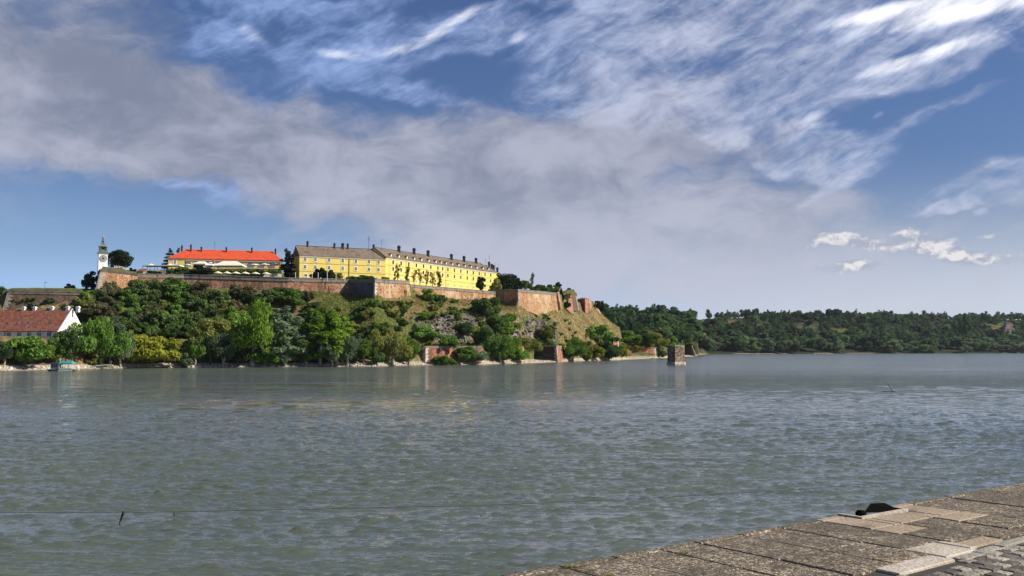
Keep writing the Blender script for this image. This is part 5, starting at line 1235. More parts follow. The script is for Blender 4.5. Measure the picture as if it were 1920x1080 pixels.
# ------------------------------------------------------------------ vegetation
def leaf_cloud(rg, lobes, n, size, droop=0.0, shell=.45, aspect=.6):
    """n leaf sprays spread through a set of ellipsoid lobes (cx,cy,cz,rx,ry,rz); returns verts, faces"""
    L = np.array(lobes, float); w = (L[:, 3] * L[:, 4] * L[:, 5]) ** .67; w /= w.sum()
    k = rg.choice(len(L), n, p=w); d = rg.normal(size=(n, 3)); d /= np.linalg.norm(d, axis=1)[:, None]
    r = 1 - rg.random(n) ** 1.6 * shell; r *= 1 + rg.normal(0, .06, n)
    c = L[k, :3] + d * r[:, None] * L[k, 3:6]
    if droop: c[:, 2] = np.maximum(c[:, 2] - droop * rg.random(n) * (r > .7), .3)
    nn = d * .75 + rg.normal(size=(n, 3)) * .65 + np.array([0, 0, .25]); nn /= np.linalg.norm(nn, axis=1)[:, None]
    a = np.cross(nn, rg.normal(size=(n, 3))); a /= np.linalg.norm(a, axis=1)[:, None]; b = np.cross(nn, a)
    if droop: a = a * .5 + np.array([0, 0, -1.0]); a /= np.linalg.norm(a, axis=1)[:, None]; b = np.cross(nn, a); b /= np.linalg.norm(b, axis=1)[:, None] + 1e-6
    s = size * rg.uniform(.6, 1.35, n)[:, None]
    V = np.stack([c - a * s, c - b * s * aspect + a * s * .1, c + a * s, c + b * s * aspect + a * s * .1], 1)
    V[:, 1] += nn * s * .25; V[:, 3] += nn * s * .25
    return V.reshape(-1, 3), np.arange(4 * n).reshape(n, 4)
def sublobes(rg, main, m, rr=(.22, .42), top=.0, spread=.93):
    """lumpy crown: a core plus m lobes scattered on its surface"""
    cx, cy, cz, rx, ry, rz = main; out = [(cx, cy, cz, rx * .52, ry * .52, rz * .58)]
    for _ in range(m):
        d = rg.normal(size=3); d /= np.linalg.norm(d); d[2] = d[2] * (1 - top) + top * abs(d[2]); q = spread * rg.uniform(.75, 1.08); f = rg.uniform(*rr)
        out.append((cx + d[0] * rx * q, cy + d[1] * ry * q, cz + d[2] * rz * q, rx * f, ry * f, rz * f * rg.uniform(.7, 1.0)))
    return out
def trunk_mb(rg, h, r, tips, wob=.4):
    mb = MB(); n = 5; pts = [(rg.normal(0, wob * .2) * i, rg.normal(0, wob * .2) * i, -.8 + (h + .8) * i / n) for i in range(n + 1)]
    mb.tube(pts, [r * (1.25 - .75 * i / n) for i in range(n + 1)], 7)
    for t in tips:
        i = int(rg.integers(2, n)); p = pts[i]; m_ = tuple((np.array(p) * .45 + np.array(t) * .55) + np.array([0, 0, -.1 * h * .3])); mb.tube([p, m_, t], [r * .5, r * .3, r * .12], 5)
    return mb
PROTO = {}
def proto(key, H, W, lobes, n, size, trunk=None, **kw):
    """a kind of tree, H tall and W wide as built; copies are scaled"""
    rg = np.random.default_rng(sum(map(ord, key)))
    v, f = leaf_cloud(rg, lobes(rg), n, size, **kw); me = mesh_np('crown', v, f, [M['leaf_green']])
    H = float(np.percentile(v[:, 2], 99.7)); W = float(np.percentile(np.abs(v[:, 0]), 96) + np.percentile(np.abs(v[:, 1]), 96))
    tm = None
    if trunk:
        th, tr, bm = trunk; tips = [tuple(v[rg.integers(0, len(v))] * np.array([.75, .75, .95])) for _ in range(7)]
        o = trunk_mb(rg, th, tr, tips).build('trunk', [M[bm]]); tm = o.data; bpy.data.objects.remove(o)
    PROTO[key] = (H, W, me, tm)
def core(rg, *mains, m=16, **kw):
    out = []
    for q in mains: out += sublobes(rg, q, m, **kw)
    return out
for k in 'abc':
    proto('round' + k, 14, 12, lambda rg: core(rg, (0, 0, 8, 5.2, 5.2, 5.6), m=20), 5200, .42, (7, .35, 'bark'))
    proto('willow' + k, 14, 13, lambda rg: core(rg, (-1.5, 0, 7.6, 4.6, 4.6, 5.6), (2.2, .5, 6.4, 3.9, 4.0, 5.0), m=13, top=.35), 6000, .46, (6, .4, 'bark_pale'), droop=1.2, aspect=.34)
    proto('bush' + k, 6, 8, lambda rg: core(rg, (0, 0, 2.6, 3.6, 3.4, 2.8), m=16, top=.3), 3200, .33)
    proto('scrub' + k, 5, 7, lambda rg: core(rg, (-.9, 0, 1.8, 2.5, 2.4, 2.1), (1.2, .3, 1.5, 2.1, 2.2, 1.8), m=9, top=.3), 2000, .34, shell=.6)
    proto('poplar' + k, 18, 9, lambda rg: [l for z, r in ((3.5, 2.4), (5.5, 3.1), (7.5, 3.4), (9.5, 3.3), (11.5, 2.9), (13.5, 2.3), (15.3, 1.5)) for l in sublobes(rg, (rg.normal(0, .5), rg.normal(0, .4), z, r, r, 3.0), 7, (.26, .46), .3)], 5600, .42, (10, .35, 'bark_pale'), aspect=.5)
    proto('far' + k, 12, 11, lambda rg: core(rg, (0, 0, 6.2, 4.6, 4.6, 5.0), m=9, top=.2), 520, 1.05)
proto('pine', 14, 10, lambda rg: [(rg.normal(0, .25) + math.cos(a) * r * .5, math.sin(a) * r * .5, z, r * .55, r * .55, .55) for z, r in ((2.5, 4.6), (4.2, 4.4), (5.9, 4.0), (7.6, 3.4), (9.3, 2.9), (10.9, 2.2), (12.4, 1.4), (13.4, .7)) for a in rg.uniform(0, 6.28, 5)], 3600, .36, (13, .25, 'bark'), aspect=.35)
proto('conifer', 15, 9, lambda rg: [l for z, r in ((2.5, 3.6), (5, 3.9), (7.5, 3.5), (10, 2.7), (12.3, 1.8), (14, .8)) for l in sublobes(rg, (rg.normal(0, .4), 0, z, r, r, 1.9), 7)], 4200, .36, (12, .3, 'bark'))
proto('umbrella_pine', 7, 8, lambda rg: core(rg, (0, 0, 5.3, 3.7, 3.4, 1.5), m=12), 1700, .3, (5, .18, 'bark'))
proto('sapling', 9, 4, lambda rg: [(rg.normal(0, .8), rg.normal(0, .8), rg.uniform(2.5, 8.6), .5, .5, .6) for _ in range(26)], 700, .2, (7, .22, 'bark'), shell=.8)
proto('knobby', 10, 6, lambda rg: [(rg.normal(0, 1.2), rg.normal(0, 1.1), z, .75, .75, .75) for z in np.linspace(2.5, 9.2, 20)], 1100, .22, (8, .28, 'bark'), shell=.7)
proto('spindly', 11, 5, lambda rg: [(rg.normal(0, .7) * (1.1 - z / 14), rg.normal(0, .7), z, .9, .9, .8) for z in np.linspace(1.5, 10.6, 16)], 1100, .28, (9, .2, 'bark'), shell=.85)
proto('reed', 2.2, 4, lambda rg: core(rg, (0, 0, .9, 1.8, 1.6, 1.0), m=8, top=.4), 700, .24)
proto('blob_tree', 12, 12, lambda rg: [(0, 0, 6.4, 5.0, 4.8, 4.9)] + core(rg, (0, 0, 6.6, 5.4, 5.2, 5.0), m=24, rr=(.2, .34)), 6500, .36, (5, .4, 'bark'))

vr = random.Random(21)
def plant(key, loc, H, W, leaf, label, cat='tree', name='tree', group=None, single=False):
    h0, w0, cm, tm = PROTO[key]; sx = W / w0; sz = H / h0; rz = vr.uniform(0, 2 * PI); sy = sx * vr.uniform(.85, 1.1)
    if tm is None or single:
        o = bpy.data.objects.new(name, cm); COL.objects.link(o); o.location = loc; o.scale = (sx, sy, sz); o.rotation_euler = (0, 0, rz)
        o.material_slots[0].link = 'OBJECT'; o.material_slots[0].material = M[leaf]; return tag(o, label, cat, group)
    t = bpy.data.objects.new(name, None); COL.objects.link(t); t.location = loc; t.scale = (sx, sy, sz); t.rotation_euler = (0, 0, rz); t.empty_display_size = 1
    c = bpy.data.objects.new('crown', cm); COL.objects.link(c); c.parent = t; c.material_slots[0].link = 'OBJECT'; c.material_slots[0].material = M[leaf]
    k = bpy.data.objects.new('trunk', tm); COL.objects.link(k); k.parent = t
    return tag(t, label, cat, group)
def tree_at(key, px, ytop, ybase, wpx, leaf, label, Yo=None, cat='tree', name='tree', z=None, group=None):
    if Yo is None: h = hit(px, ybase); Yo = h[1] if h else 350
    g = P(px, ybase, Yo); gz = ground(px, Yo) if z is None else z
    top = P(px, ytop, Yo).z; base = min(gz, g.z) if z is None else z
    return plant(key, (g.x, g.y, base - .15), top - base + .15, wpx * Yo * 1.125 / FPX, leaf, label, cat, name, group)

# trees and shrubs along the river bank, left to right: kind, column, top row, base row, width, leaves, label
BANK = [
 ('willowa', -22, 628, 683, 60, 'leaf_green', 'green willow cut off by the left edge of the picture', 'willow_tree'),
 ('willowb', 8, 636, 684, 44, 'leaf_silver', 'pale green willow at the far left beside the big round bush', 'willow_tree'),
 ('busha', 47, 630, 687, 74, 'leaf_green', 'big round green bush on the sandy shore left of the houseboat', 'bush'),
 ('roundb', 99, 634, 683, 44, 'leaf_green', 'mid green tree directly behind the houseboat', 'tree'),
 ('roundc', 124, 622, 684, 44, 'leaf_dark', 'dark tree standing before the gable of the white house', 'tree'),
 ('willowc', 180, 598, 688, 86, 'leaf_green', 'large full willow with several lobes right of the white house gable', 'willow_tree'),
 ('poplarb', 205, 596, 684, 58, 'leaf_silver', 'pale leaved tree rising behind the large full willow', 'tree'),
 ('willowa', 225, 612, 688, 56, 'leaf_silver', 'grey green willow right of the large full willow, with pale trunks', 'willow_tree'),
 ('bushb', 178, 660, 689, 30, 'leaf_olive', 'small olive bush at the foot of the large full willow', 'bush'),
 ('bushc', 284, 629, 689, 84, 'leaf_yellow', 'broad yellow green bush, the yellowest one on the left shore', 'bush'),
 ('scrubb', 258, 622, 668, 34, 'leaf_bright', 'bright green shrub behind the left side of the broad yellow green bush', 'shrub'),
 ('bushb', 344, 662, 692, 26, 'leaf_silver', 'small round grey green bush standing alone at the water line', 'bush'),
 ('willowb', 366, 626, 686, 42, 'leaf_green', 'slender green willow right of the small grey green bush', 'willow_tree'),
 ('roundc', 394, 596, 682, 66, 'leaf_olive', 'olive brown tree rising behind the two slender willows', 'tree'),
 ('willowc', 418, 624, 688, 54, 'leaf_silver', 'fresh green rounded willow with a bare gap on its left', 'willow_tree'),
 ('roundb', 447, 640, 686, 40, 'leaf_dark', 'dark low tree in the shade left of the tallest willow', 'tree'),
 ('willowa', 474, 566, 686, 104, 'leaf_bright', 'tallest willow on the bank with sunlit yellow green top lobes', 'willow_tree'),
 ('bushc', 497, 655, 687, 46, 'leaf_green', 'low green bush under the tallest willow', 'bush'),
 ('poplarc', 536, 578, 687, 68, 'leaf_silver', 'tall silvery grey green poplar in the middle of the bank', 'poplar_tree'),
 ('poplarb', 574, 588, 684, 52, 'leaf_dark', 'dark poplar behind, between the silvery poplar and the bright green ones', 'poplar_tree'),
 ('poplara', 600, 578, 684, 60, 'leaf_bright', 'bright green poplar, left one of two with upright twigs', 'poplar_tree'),
 ('poplarc', 632, 584, 685, 56, 'leaf_bright', 'bright green poplar, right one of two with upright twigs', 'poplar_tree'),
 ('willowb', 622, 634, 688, 56, 'leaf_silver', 'silver willow in front of the bright green poplars', 'willow_tree'),
 ('willowc', 652, 630, 687, 48, 'leaf_silver', 'silver willow above the driftwood pile', 'willow_tree'),
 ('roundc', 681, 636, 684, 34, 'leaf_bright', 'small bright tree right of the silver willows', 'tree'),
 ('bushb', 705, 656, 684, 30, 'leaf_dark', 'dark bush in the gap between the poplars and the olive willow', 'bush'),
 ('willowb', 735, 616, 686, 60, 'leaf_olive', 'olive green willow at the left end of the red brick river wall', 'willow_tree'),
 ('roundb', 766, 628, 685, 44, 'leaf_green', 'darker green tree leaning against the left end of the red brick river wall', 'tree'),
 ('scrubc', 827, 667, 684, 32, 'leaf_green', 'small green shrub at the foot of the red brick river wall, near its corner pier', 'shrub'),
 ('scruba', 848, 674, 683, 18, 'leaf_yellow', 'tiny yellowish shrub on the gravel before the red brick river wall', 'shrub'),
 ('busha', 872, 650, 681, 40, 'leaf_green', 'round green bush covering the right part of the red brick river wall', 'bush'),
 ('bushb', 893, 653, 681, 36, 'leaf_silver', 'grey green bush right of the round one at the red brick river wall', 'bush'),
 ('rounda', 914, 612, 676, 44, 'leaf_dark', 'dark tree behind the bank bushes below the right end of the cliff', 'tree'),
 ('willowc', 938, 628, 681, 66, 'leaf_green', 'wide green tree right of the red brick river wall', 'tree'),
 ('bushc', 952, 630, 660, 44, 'leaf_yellow', 'yellow green shrub top behind the wide green tree', 'shrub'),
 ('busha', 945, 648, 680, 40, 'leaf_bright', 'sunlit low bush in front of the wide green tree', 'bush'),
 ('bushc', 974, 650, 680, 34, 'leaf_green', 'round dark green bush left of the dark river wall', 'bush'),
 ('roundc', 990, 634, 672, 40, 'leaf_olive', 'olive bush above the dark river wall', 'bush'),
 ('roundb', 1026, 609, 643, 30, 'leaf_olive', 'round crowned small tree alone on the lawn', 'tree'),
 ('willowa', 1074, 634, 680, 54, 'leaf_green', 'dense green tree right of the bright brick wall end', 'tree'),
 ('bushb', 1098, 640, 664, 34, 'leaf_olive', 'olive shrub behind the bright green shrub on the lower shore', 'shrub'),
 ('bushc', 1116, 650, 675, 34, 'leaf_yellow', 'bright yellow green shrub on the lower shore', 'shrub'),
 ('scrubb', 1100, 656, 676, 20, 'leaf_yellow', 'small yellowish shrub left of the bright yellow green one', 'shrub'),
 ('bushb', 1139, 640, 676, 42, 'leaf_dark', 'dark round bush left of the ruined brick pier', 'bush'),
 ('scruba', 1166, 645, 672, 16, 'leaf_yellow', 'ivy green shrub tucked right of the ruined brick pier', 'shrub'),
 ('scrubb', 1195, 647, 657, 18, 'leaf_yellow', 'small shrub drooping over the top of the rust red river wall', 'shrub'),
 ('scrubc', 1236, 656, 671, 24, 'leaf_grey', 'grey shrub at the right corner of the rust red river wall', 'shrub'),
]
for key, px, yt, yb, w, leaf, lab, nm in BANK:
    cat = {'willow_tree': 'willow', 'poplar_tree': 'poplar'}.get(nm, nm)
    tree_at(key, px, yt, yb, w, leaf, lab, cat=cat, name=nm)
# trees on the fortress
FORT = [
 ('blob_tree', 223, 469, 506, 46, 'leaf_conifer', 'dome shaped dark tree beside the clock tower', 400, 'tree', 43.0),
 ('roundb', 171, 509, 548, 26, 'leaf_conifer', 'dark tree tucked against the left edge of the clock tower bastion', 392, 'tree', 33.0),
 ('rounda', 161, 513, 546, 16, 'leaf_scrub', 'thin grey green tree left of the clock tower bastion', 397, 'tree', 33.0),
 ('bushb', 131, 532, 545, 18, 'leaf_conifer', 'round bush on the crest of the dark left rampart', 382, 'bush', 33.3),
 ('roundc', -2, 538, 580, 30, 'leaf_dark', 'dark tree at the left picture edge beyond the rampart corner', 395, 'tree', 25.0),
 ('pine', 318, 466, 507, 27, 'leaf_conifer', 'dark tiered pine behind the left end of the red roof', 446, 'pine', 45.5),
 ('pine', 334, 465.5, 507, 20, 'leaf_conifer', 'second dark pine peeping over the left hip of the red roof', 462, 'pine', 45.5),
 ('conifer', 539, 468, 515, 27, 'leaf_conifer', 'pointed dark conifer between the red roof and the yellow hotel', 425, 'conifer', 40.5),
 ('roundc', 551, 487, 513, 14, 'leaf_conifer', 'smaller dark tree between the pointed conifer and the yellow hotel', 440, 'tree', 40.5),
 ('bushb', 377, 497, 516, 40, 'leaf_conifer', 'dark spreading bush in front of the left marquee', 407, 'bush', 41.2),
 ('busha', 343, 500, 515, 30, 'leaf_dark', 'dark bush below the left wing of the red roofed building', 405, 'bush', 41.2),
 ('bushc', 325, 503, 514, 22, 'leaf_dark', 'low dark bush right of the flat white canopy', 404, 'bush', 41.2),
 ('bushc', 288, 507.5, 514, 24, 'leaf_conifer', 'flat dark bush at the foot of the grey retaining wall', 399, 'bush', 41.0),
 ('bushb', 247, 502.5, 512, 14, 'leaf_conifer', 'small dark bush at the right end of the railing', 390, 'bush', 42.0),
 ('scrubb', 488, 505, 513.5, 12, 'leaf_conifer', 'small dark bush beside the last small parasol', 412, 'bush', 42.2),
 ('scruba', 595, 502.5, 522, 20, 'leaf_conifer', 'spiky dark yew, left of a pair before the yellow hotel', 413, 'yew', 40.5),
 ('scrubb', 614, 504, 522, 24, 'leaf_conifer', 'spiky dark yew, right of a pair before the yellow hotel', 413, 'yew', 40.5),
 ('scrubc', 633, 512, 523, 16, 'leaf_yellow', 'small yellow green bush before the yellow hotel', 412, 'bush', 40.5),
 ('bushc', 658, 517.5, 524, 20, 'leaf_dark', 'left low dark hedge bush behind the black bastion face', 416, 'bush', 40.5),
 ('bushb', 686, 516, 524, 32, 'leaf_dark', 'longer low dark hedge bush above the black bastion face', 416, 'bush', 40.5),
 ('bushc', 722, 519, 525, 14, 'leaf_olive', 'little bush at the foot of the yellow hotel corner', 418, 'bush', 40.5),
 ('knobby', 745.5, 494, 526, 15, 'leaf_scrub', 'tallest knobby pruned tree before the long yellow facade, leftmost of its row', 424, 'tree', 39.3),
 ('spindly', 763, 499, 527, 10, 'leaf_scrub', 'narrow pruned tree, second from the left before the long yellow facade', 427, 'tree', 39.0),
 ('sapling', 776, 505, 530, 9, 'leaf_grey', 'short pruned tree, third from the left before the long yellow facade', 430, 'tree', 38.8),
 ('sapling', 788, 503.5, 532, 11, 'leaf_scrub', 'pruned tree with a forked trunk, fourth from the left before the long facade', 434, 'tree', 38.6),
 ('sapling', 800, 507, 534, 12, 'leaf_grey', 'thin leaning pruned tree in the middle of the row before the long facade', 438, 'tree', 38.5),
 ('knobby', 811, 509, 534, 14, 'leaf_scrub', 'bushy pruned tree, sixth from the left before the long facade', 441, 'tree', 38.4),
 ('spindly', 824.5, 508, 535, 10, 'leaf_scrub', 'rightmost pruned tree of the row before the long yellow facade', 445, 'tree', 38.3),
 ('rounda', 903, 519, 545, 17, 'leaf_conifer', 'single round topped dark tree near the right end of the long facade', 476, 'tree', 37.5),
 ('blob_tree', 946, 513, 545, 34, 'leaf_conifer', 'large dark tree right of the yellow hotel end', 500, 'tree', 39.5),
 ('roundb', 968, 516, 546, 30, 'leaf_conifer', 'second dark tree right of the yellow hotel, above the bastion corner', 505, 'tree', 39.5),
 ('bushb', 930, 524, 545, 22, 'leaf_olive', 'olive bush at the foot of the yellow hotel end', 485, 'bush', 38.5),
 ('roundc', 985, 526, 547, 20, 'leaf_scrub', 'lower grey green tree left of the thin spindly tree', 505, 'tree', 40.0),
 ('spindly', 997, 512, 547, 10, 'leaf_scrub', 'thin spindly tree standing above the sunlit bastion', 507, 'tree', 40.0),
 ('busha', 1013, 534, 549, 28, 'leaf_dark', 'dark low thicket on the bastion right of the spindly tree', 508, 'bush', 40.0),
 ('bushb', 1034, 534, 550, 26, 'leaf_dark', 'dark low thicket at the right end of the bastion top', 514, 'bush', 40.0),
 ('umbrella_pine', 1048.5, 529, 547, 17, 'leaf_conifer', 'small umbrella shaped pine above the ruined tower', 530, 'pine', 41.0),
 ('scrubb', 1052, 541, 566, 10, 'leaf_conifer', 'ivy hanging in the gap between the bastion and the ruined tower', 526, 'ivy', 33.5),
 ('bushc', 1069, 540, 552, 14, 'leaf_scrub', 'ivy clump on top of the ruined tower', 540, 'ivy', 41.0),
 ('roundb', 1121, 564, 586, 20, 'leaf_conifer', 'dark tree growing behind the last wall fragment', 592, 'tree', 31.0),
 ('scrubc', 1064, 564, 576, 11, 'leaf_dark', 'small dark bush at the foot of the ruined tower', 528, 'bush', 32.0),
 ('scruba', 918, 541, 558, 14, 'leaf_dark', 'dark ivy bush where the curtain wall meets the right bastion', 473, 'ivy', 35.0),
]
for key, px, yt, yb, w, leaf, lab, Yo, nm, z in FORT:
    tree_at(key, px, yt, yb, w, leaf, lab, Yo=Yo, cat=nm, name=nm if nm in ('bush', 'ivy', 'yew') else nm if nm.endswith('tree') else nm + '_tree', z=z)

# bushes on the slope: a few singled out, then thickets by patch
SLOPE = [
 ('rounda', 548, 541, 588, 46, 'leaf_green', 'rounded dark green tree high on the slope below the curtain wall'),
 ('bushb', 323, 520, 562, 52, 'leaf_dark', 'dark dense tree clump reaching up to the parapet below the canopy'),
 ('bushc', 268, 524, 566, 60, 'leaf_scrub', 'dark clump with a yellowish top against the clock tower bastion'),
 ('rounda', 380, 528, 566, 36, 'leaf_grey', 'bare brownish tree below the curtain wall'),
 ('scrubb', 455, 534, 562, 44, 'leaf_grey', 'greyish dry bush in the middle of the slope below the small parasols'),
 ('busha', 505, 542, 572, 44, 'leaf_scrub', 'dark bush left of the rounded tree high on the slope'),
 ('bushc', 912, 558, 598, 54, 'leaf_dark', 'dark thicket hanging below the right end of the crumbling curtain wall'),
 ('bushb', 800, 542, 566, 34, 'leaf_green', 'green bush leaning on the left part of the crumbling curtain wall'),
 ('scrubc', 824, 552, 568, 24, 'leaf_dark', 'dark bush at the foot of the crumbling curtain wall'),
 ('bushb', 951, 588, 632, 46, 'leaf_bright', 'sunlit yellow green bush hanging down the cliff'),
 ('busha', 870, 604, 630, 34, 'leaf_dark', 'dark round bush in the middle of the rocks'),
 ('bushc', 838, 627, 652, 40, 'leaf_green', 'round green bush on the terrace above the red brick river wall'),
 ('busha', 793, 612, 640, 52, 'leaf_green', 'wide green bush at the left foot of the cliff'),
 ('scrubb', 852, 640, 653, 20, 'leaf_dark', 'little dark bush on the edge above the red brick river wall'),
 ('roundc', 930, 590, 632, 40, 'leaf_dark', 'dark tree at the right foot of the rocks'),
 ('bushb', 893, 612, 636, 26, 'leaf_yellow', 'yellowish bush on the rocks'),
 ('bushc', 1120, 610, 642, 48, 'leaf_green', 'green tree clump at the right foot of the grassy spur'),
 ('bushb', 1140, 624, 646, 34, 'leaf_dark', 'dark bush at the right foot of the grassy spur'),
 ('roundb', 1178, 620, 652, 44, 'leaf_green', 'green tree before the pinkish casemate'),
 ('roundc', 1202, 626, 654, 40, 'leaf_dark', 'dark tree before the right end of the pinkish casemate'),
 ('rounda', 1232, 624, 655, 44, 'leaf_olive', 'brownish green tree behind the old bridge pier'),
 ('busha', 1258, 628, 656, 34, 'leaf_green', 'green bush just left of the old bridge pier top'),
]
for key, px, yt, yb, w, leaf, lab in SLOPE:
    nm = 'tree' if key.startswith('round') else 'bush'; h = hit(px, yb)
    tree_at(key, px, yt, yb, w, leaf, lab, Yo=h[1] if h else 700, cat=nm, name=nm)
def inpoly(x, y, poly):
    c = False
    for (x0, y0), (x1, y1) in zip(poly, poly[1:] + poly[:1]):
        if (y0 > y) != (y1 > y) and x < (x1 - x0) * (y - y0) / (y1 - y0) + x0: c = not c
    return c
def thicket(poly, n, keys, leaves, hw, label, group, ymin=0, cat='bush', name='bush', single=False, mind=.5):
    xs = [p[0] for p in poly]; ys = [p[1] for p in poly]; k = 0; tries = 0; got = []
    while k < n and tries < n * 40:
        tries += 1; px, py = vr.uniform(min(xs), max(xs)), vr.uniform(min(ys), max(ys))
        if not inpoly(px, py, poly): continue
        h = hit(px, py, ymin)
        if not h: continue
        H = vr.uniform(*hw); W = H * vr.uniform(1.0, 1.6); p = place(px, h[1])
        if any((p.x - q[0]) ** 2 + ((p.y - q[1]) * .6) ** 2 + (p.z - q[2]) ** 2 < ((W + q[3]) * .5 * mind) ** 2 for q in got): continue
        got.append((p.x, p.y, p.z, W)); plant(vr.choice(keys), (p.x, p.y, p.z - .25), H, W, vr.choice(leaves), label, cat, name, group, single); k += 1
SC, BU = ('scruba', 'scrubb', 'scrubc'), ('busha', 'bushb', 'bushc')
thicket([(155, 562), (240, 554), (330, 558), (430, 572), (500, 584), (520, 610), (440, 640), (330, 640), (200, 622), (165, 600)], 70, SC + BU, ('leaf_scrub', 'leaf_scrub', 'leaf_olive', 'leaf_scrub', 'leaf_grey', 'leaf_green'), (4.6, 8.5), 'dark green bush in the thicket on the slope below the clock tower bastion', 'bushes of the thicket below the clock tower bastion', mind=.62)
thicket([(20, 568), (180, 556), (190, 585), (150, 600), (20, 584)], 16, SC, ('leaf_scrub', 'leaf_dark'), (2.0, 3.6), 'dark bush on the bank between the white house and the dark rampart', 'bushes behind the white house')
thicket([(480, 548), (600, 566), (640, 580), (640, 640), (520, 650), (440, 640)], 30, SC + BU, ('leaf_scrub', 'leaf_dark', 'leaf_olive', 'leaf_green', 'leaf_grey'), (3.5, 6.5), 'bush on the slope behind the tall bank poplars', 'bushes behind the bank poplars')
thicket([(610, 580), (720, 572), (810, 570), (830, 590), (770, 625), (690, 640), (640, 630)], 36, SC, ('leaf_scrub', 'leaf_olive', 'leaf_scrub', 'leaf_green'), (2.4, 4.2), 'low dark scrub bush on the slope below the salient bastion', 'scrub below the salient bastion')
thicket([(780, 568), (880, 565), (960, 590), (980, 640), (930, 645), (830, 600)], 40, SC, ('leaf_olive', 'leaf_yellow', 'leaf_scrub', 'leaf_green'), (1.2, 2.8), 'small shrub clinging to the rocks and dry grass of the cliff', 'small shrubs on the cliff', cat='shrub', name='shrub')
thicket([(970, 590), (1050, 592), (1110, 625), (1090, 645), (1010, 640), (985, 625)], 34, SC, ('leaf_olive', 'leaf_scrub', 'leaf_olive', 'leaf_green'), (.9, 2.4), 'small shrub on the grassy slope below the sunlit bastion', 'small shrubs below the sunlit bastion', cat='shrub', name='shrub')
thicket([(0, 650), (100, 650), (240, 648), (330, 648), (330, 668), (200, 672), (0, 668)], 22, SC, ('leaf_olive', 'leaf_scrub', 'leaf_green'), (1.8, 3.6), 'low shrub on the bank terrace behind the shore trees on the left', 'low shrubs on the left bank terrace', cat='shrub', name='shrub')
thicket([(330, 640), (700, 640), (770, 650), (760, 676), (330, 676)], 30, BU, ('leaf_dark', 'leaf_dark', 'leaf_scrub', 'leaf_green'), (3.0, 5.5), 'shaded dark bush behind the front row of shore trees', 'undergrowth behind the shore trees')
thicket([(790, 643), (990, 645), (1000, 650), (910, 652), (800, 650)], 26, SC, ('leaf_olive', 'leaf_yellow', 'leaf_green'), (1.2, 2.4), 'low shrub on the terrace along the top of the red brick river wall', 'shrubs along the top of the river wall', cat='shrub', name='shrub')
thicket([(985, 645), (1060, 640), (1150, 645), (1160, 660), (1060, 668)], 26, SC + BU, ('leaf_olive', 'leaf_scrub', 'leaf_green', 'leaf_dark'), (1.8, 3.6), 'shrub above the lower river walls near the lamp posts', 'shrubs above the lower river walls', cat='shrub', name='shrub')
thicket([(1150, 640), (1300, 640), (1300, 654), (1150, 656)], 34, SC + BU, ('leaf_far', 'leaf_green', 'leaf_olive'), (3, 5.5), 'leafy shrub on top of the outer river walls', 'shrubs on the outer river walls', ymin=560, cat='shrub', name='shrub')
# wooded ground beyond the spur and the far bank
FAR = ('fara', 'farb', 'farc')
thicket([(1128, 590), (1165, 584), (1235, 598), (1310, 604), (1310, 650), (1170, 640), (1140, 612)], 70, FAR + ('roundb',), ('leaf_far', 'leaf_far_dark', 'leaf_far'), (10, 15), 'dark round tree on the wooded rise beyond the grassy spur', 'trees on the wooded rise beyond the spur', ymin=610, cat='tree', name='tree', single=True)
thicket([(1312, 654), (1920, 652), (1990, 650), (1990, 662.5), (1312, 663.5)], 84, FAR, ('leaf_far_pale', 'leaf_far', 'leaf_far_pale', 'leaf_far_dark'), (15, 24), 'rounded tree in the front row along the far bank', 'trees in the front row of the far bank', ymin=900, cat='tree', name='tree', single=True, mind=.30)
thicket([(1310, 598), (1500, 600), (1700, 592), (1990, 596), (1990, 650), (1310, 650)], 110, FAR, ('leaf_far', 'leaf_far_dark', 'leaf_far_dark', 'leaf_far_pale', 'leaf_far'), (12, 19), 'dark tree on the wooded hillside across the river', 'trees on the far hillside', ymin=900, cat='tree', name='tree', single=True, mind=.42)
for px, yt, yb, w, lab in ((1556, 579, 606, 14, 'flat topped dark pine on the far ridge, left of two'), (1571, 579, 606, 16, 'flat topped dark pine on the far ridge, right of two')):
    tree_at('umbrella_pine', px, yt, yb, w, 'leaf_far_dark', lab, Yo=1800, cat='pine', name='pine_tree', z=P(px, yb, 1800).z)
for px, yt, yb, w, lab in ((1811, 588, 632, 12, 'tall narrow poplar on the far hillside, the tallest of a group of four'), (1801, 596, 632, 9, 'narrow poplar left of the tallest poplar on the far hillside'), (1818, 592, 632, 9, 'narrow poplar right of the tallest poplar on the far hillside'), (1790, 600, 634, 9, 'leftmost narrow poplar of the group on the far hillside')):
    tree_at('poplara', px, yt, yb, w, 'leaf_far', lab, Yo=1700, cat='poplar', name='poplar_tree', z=P(px, yb, 1700).z)
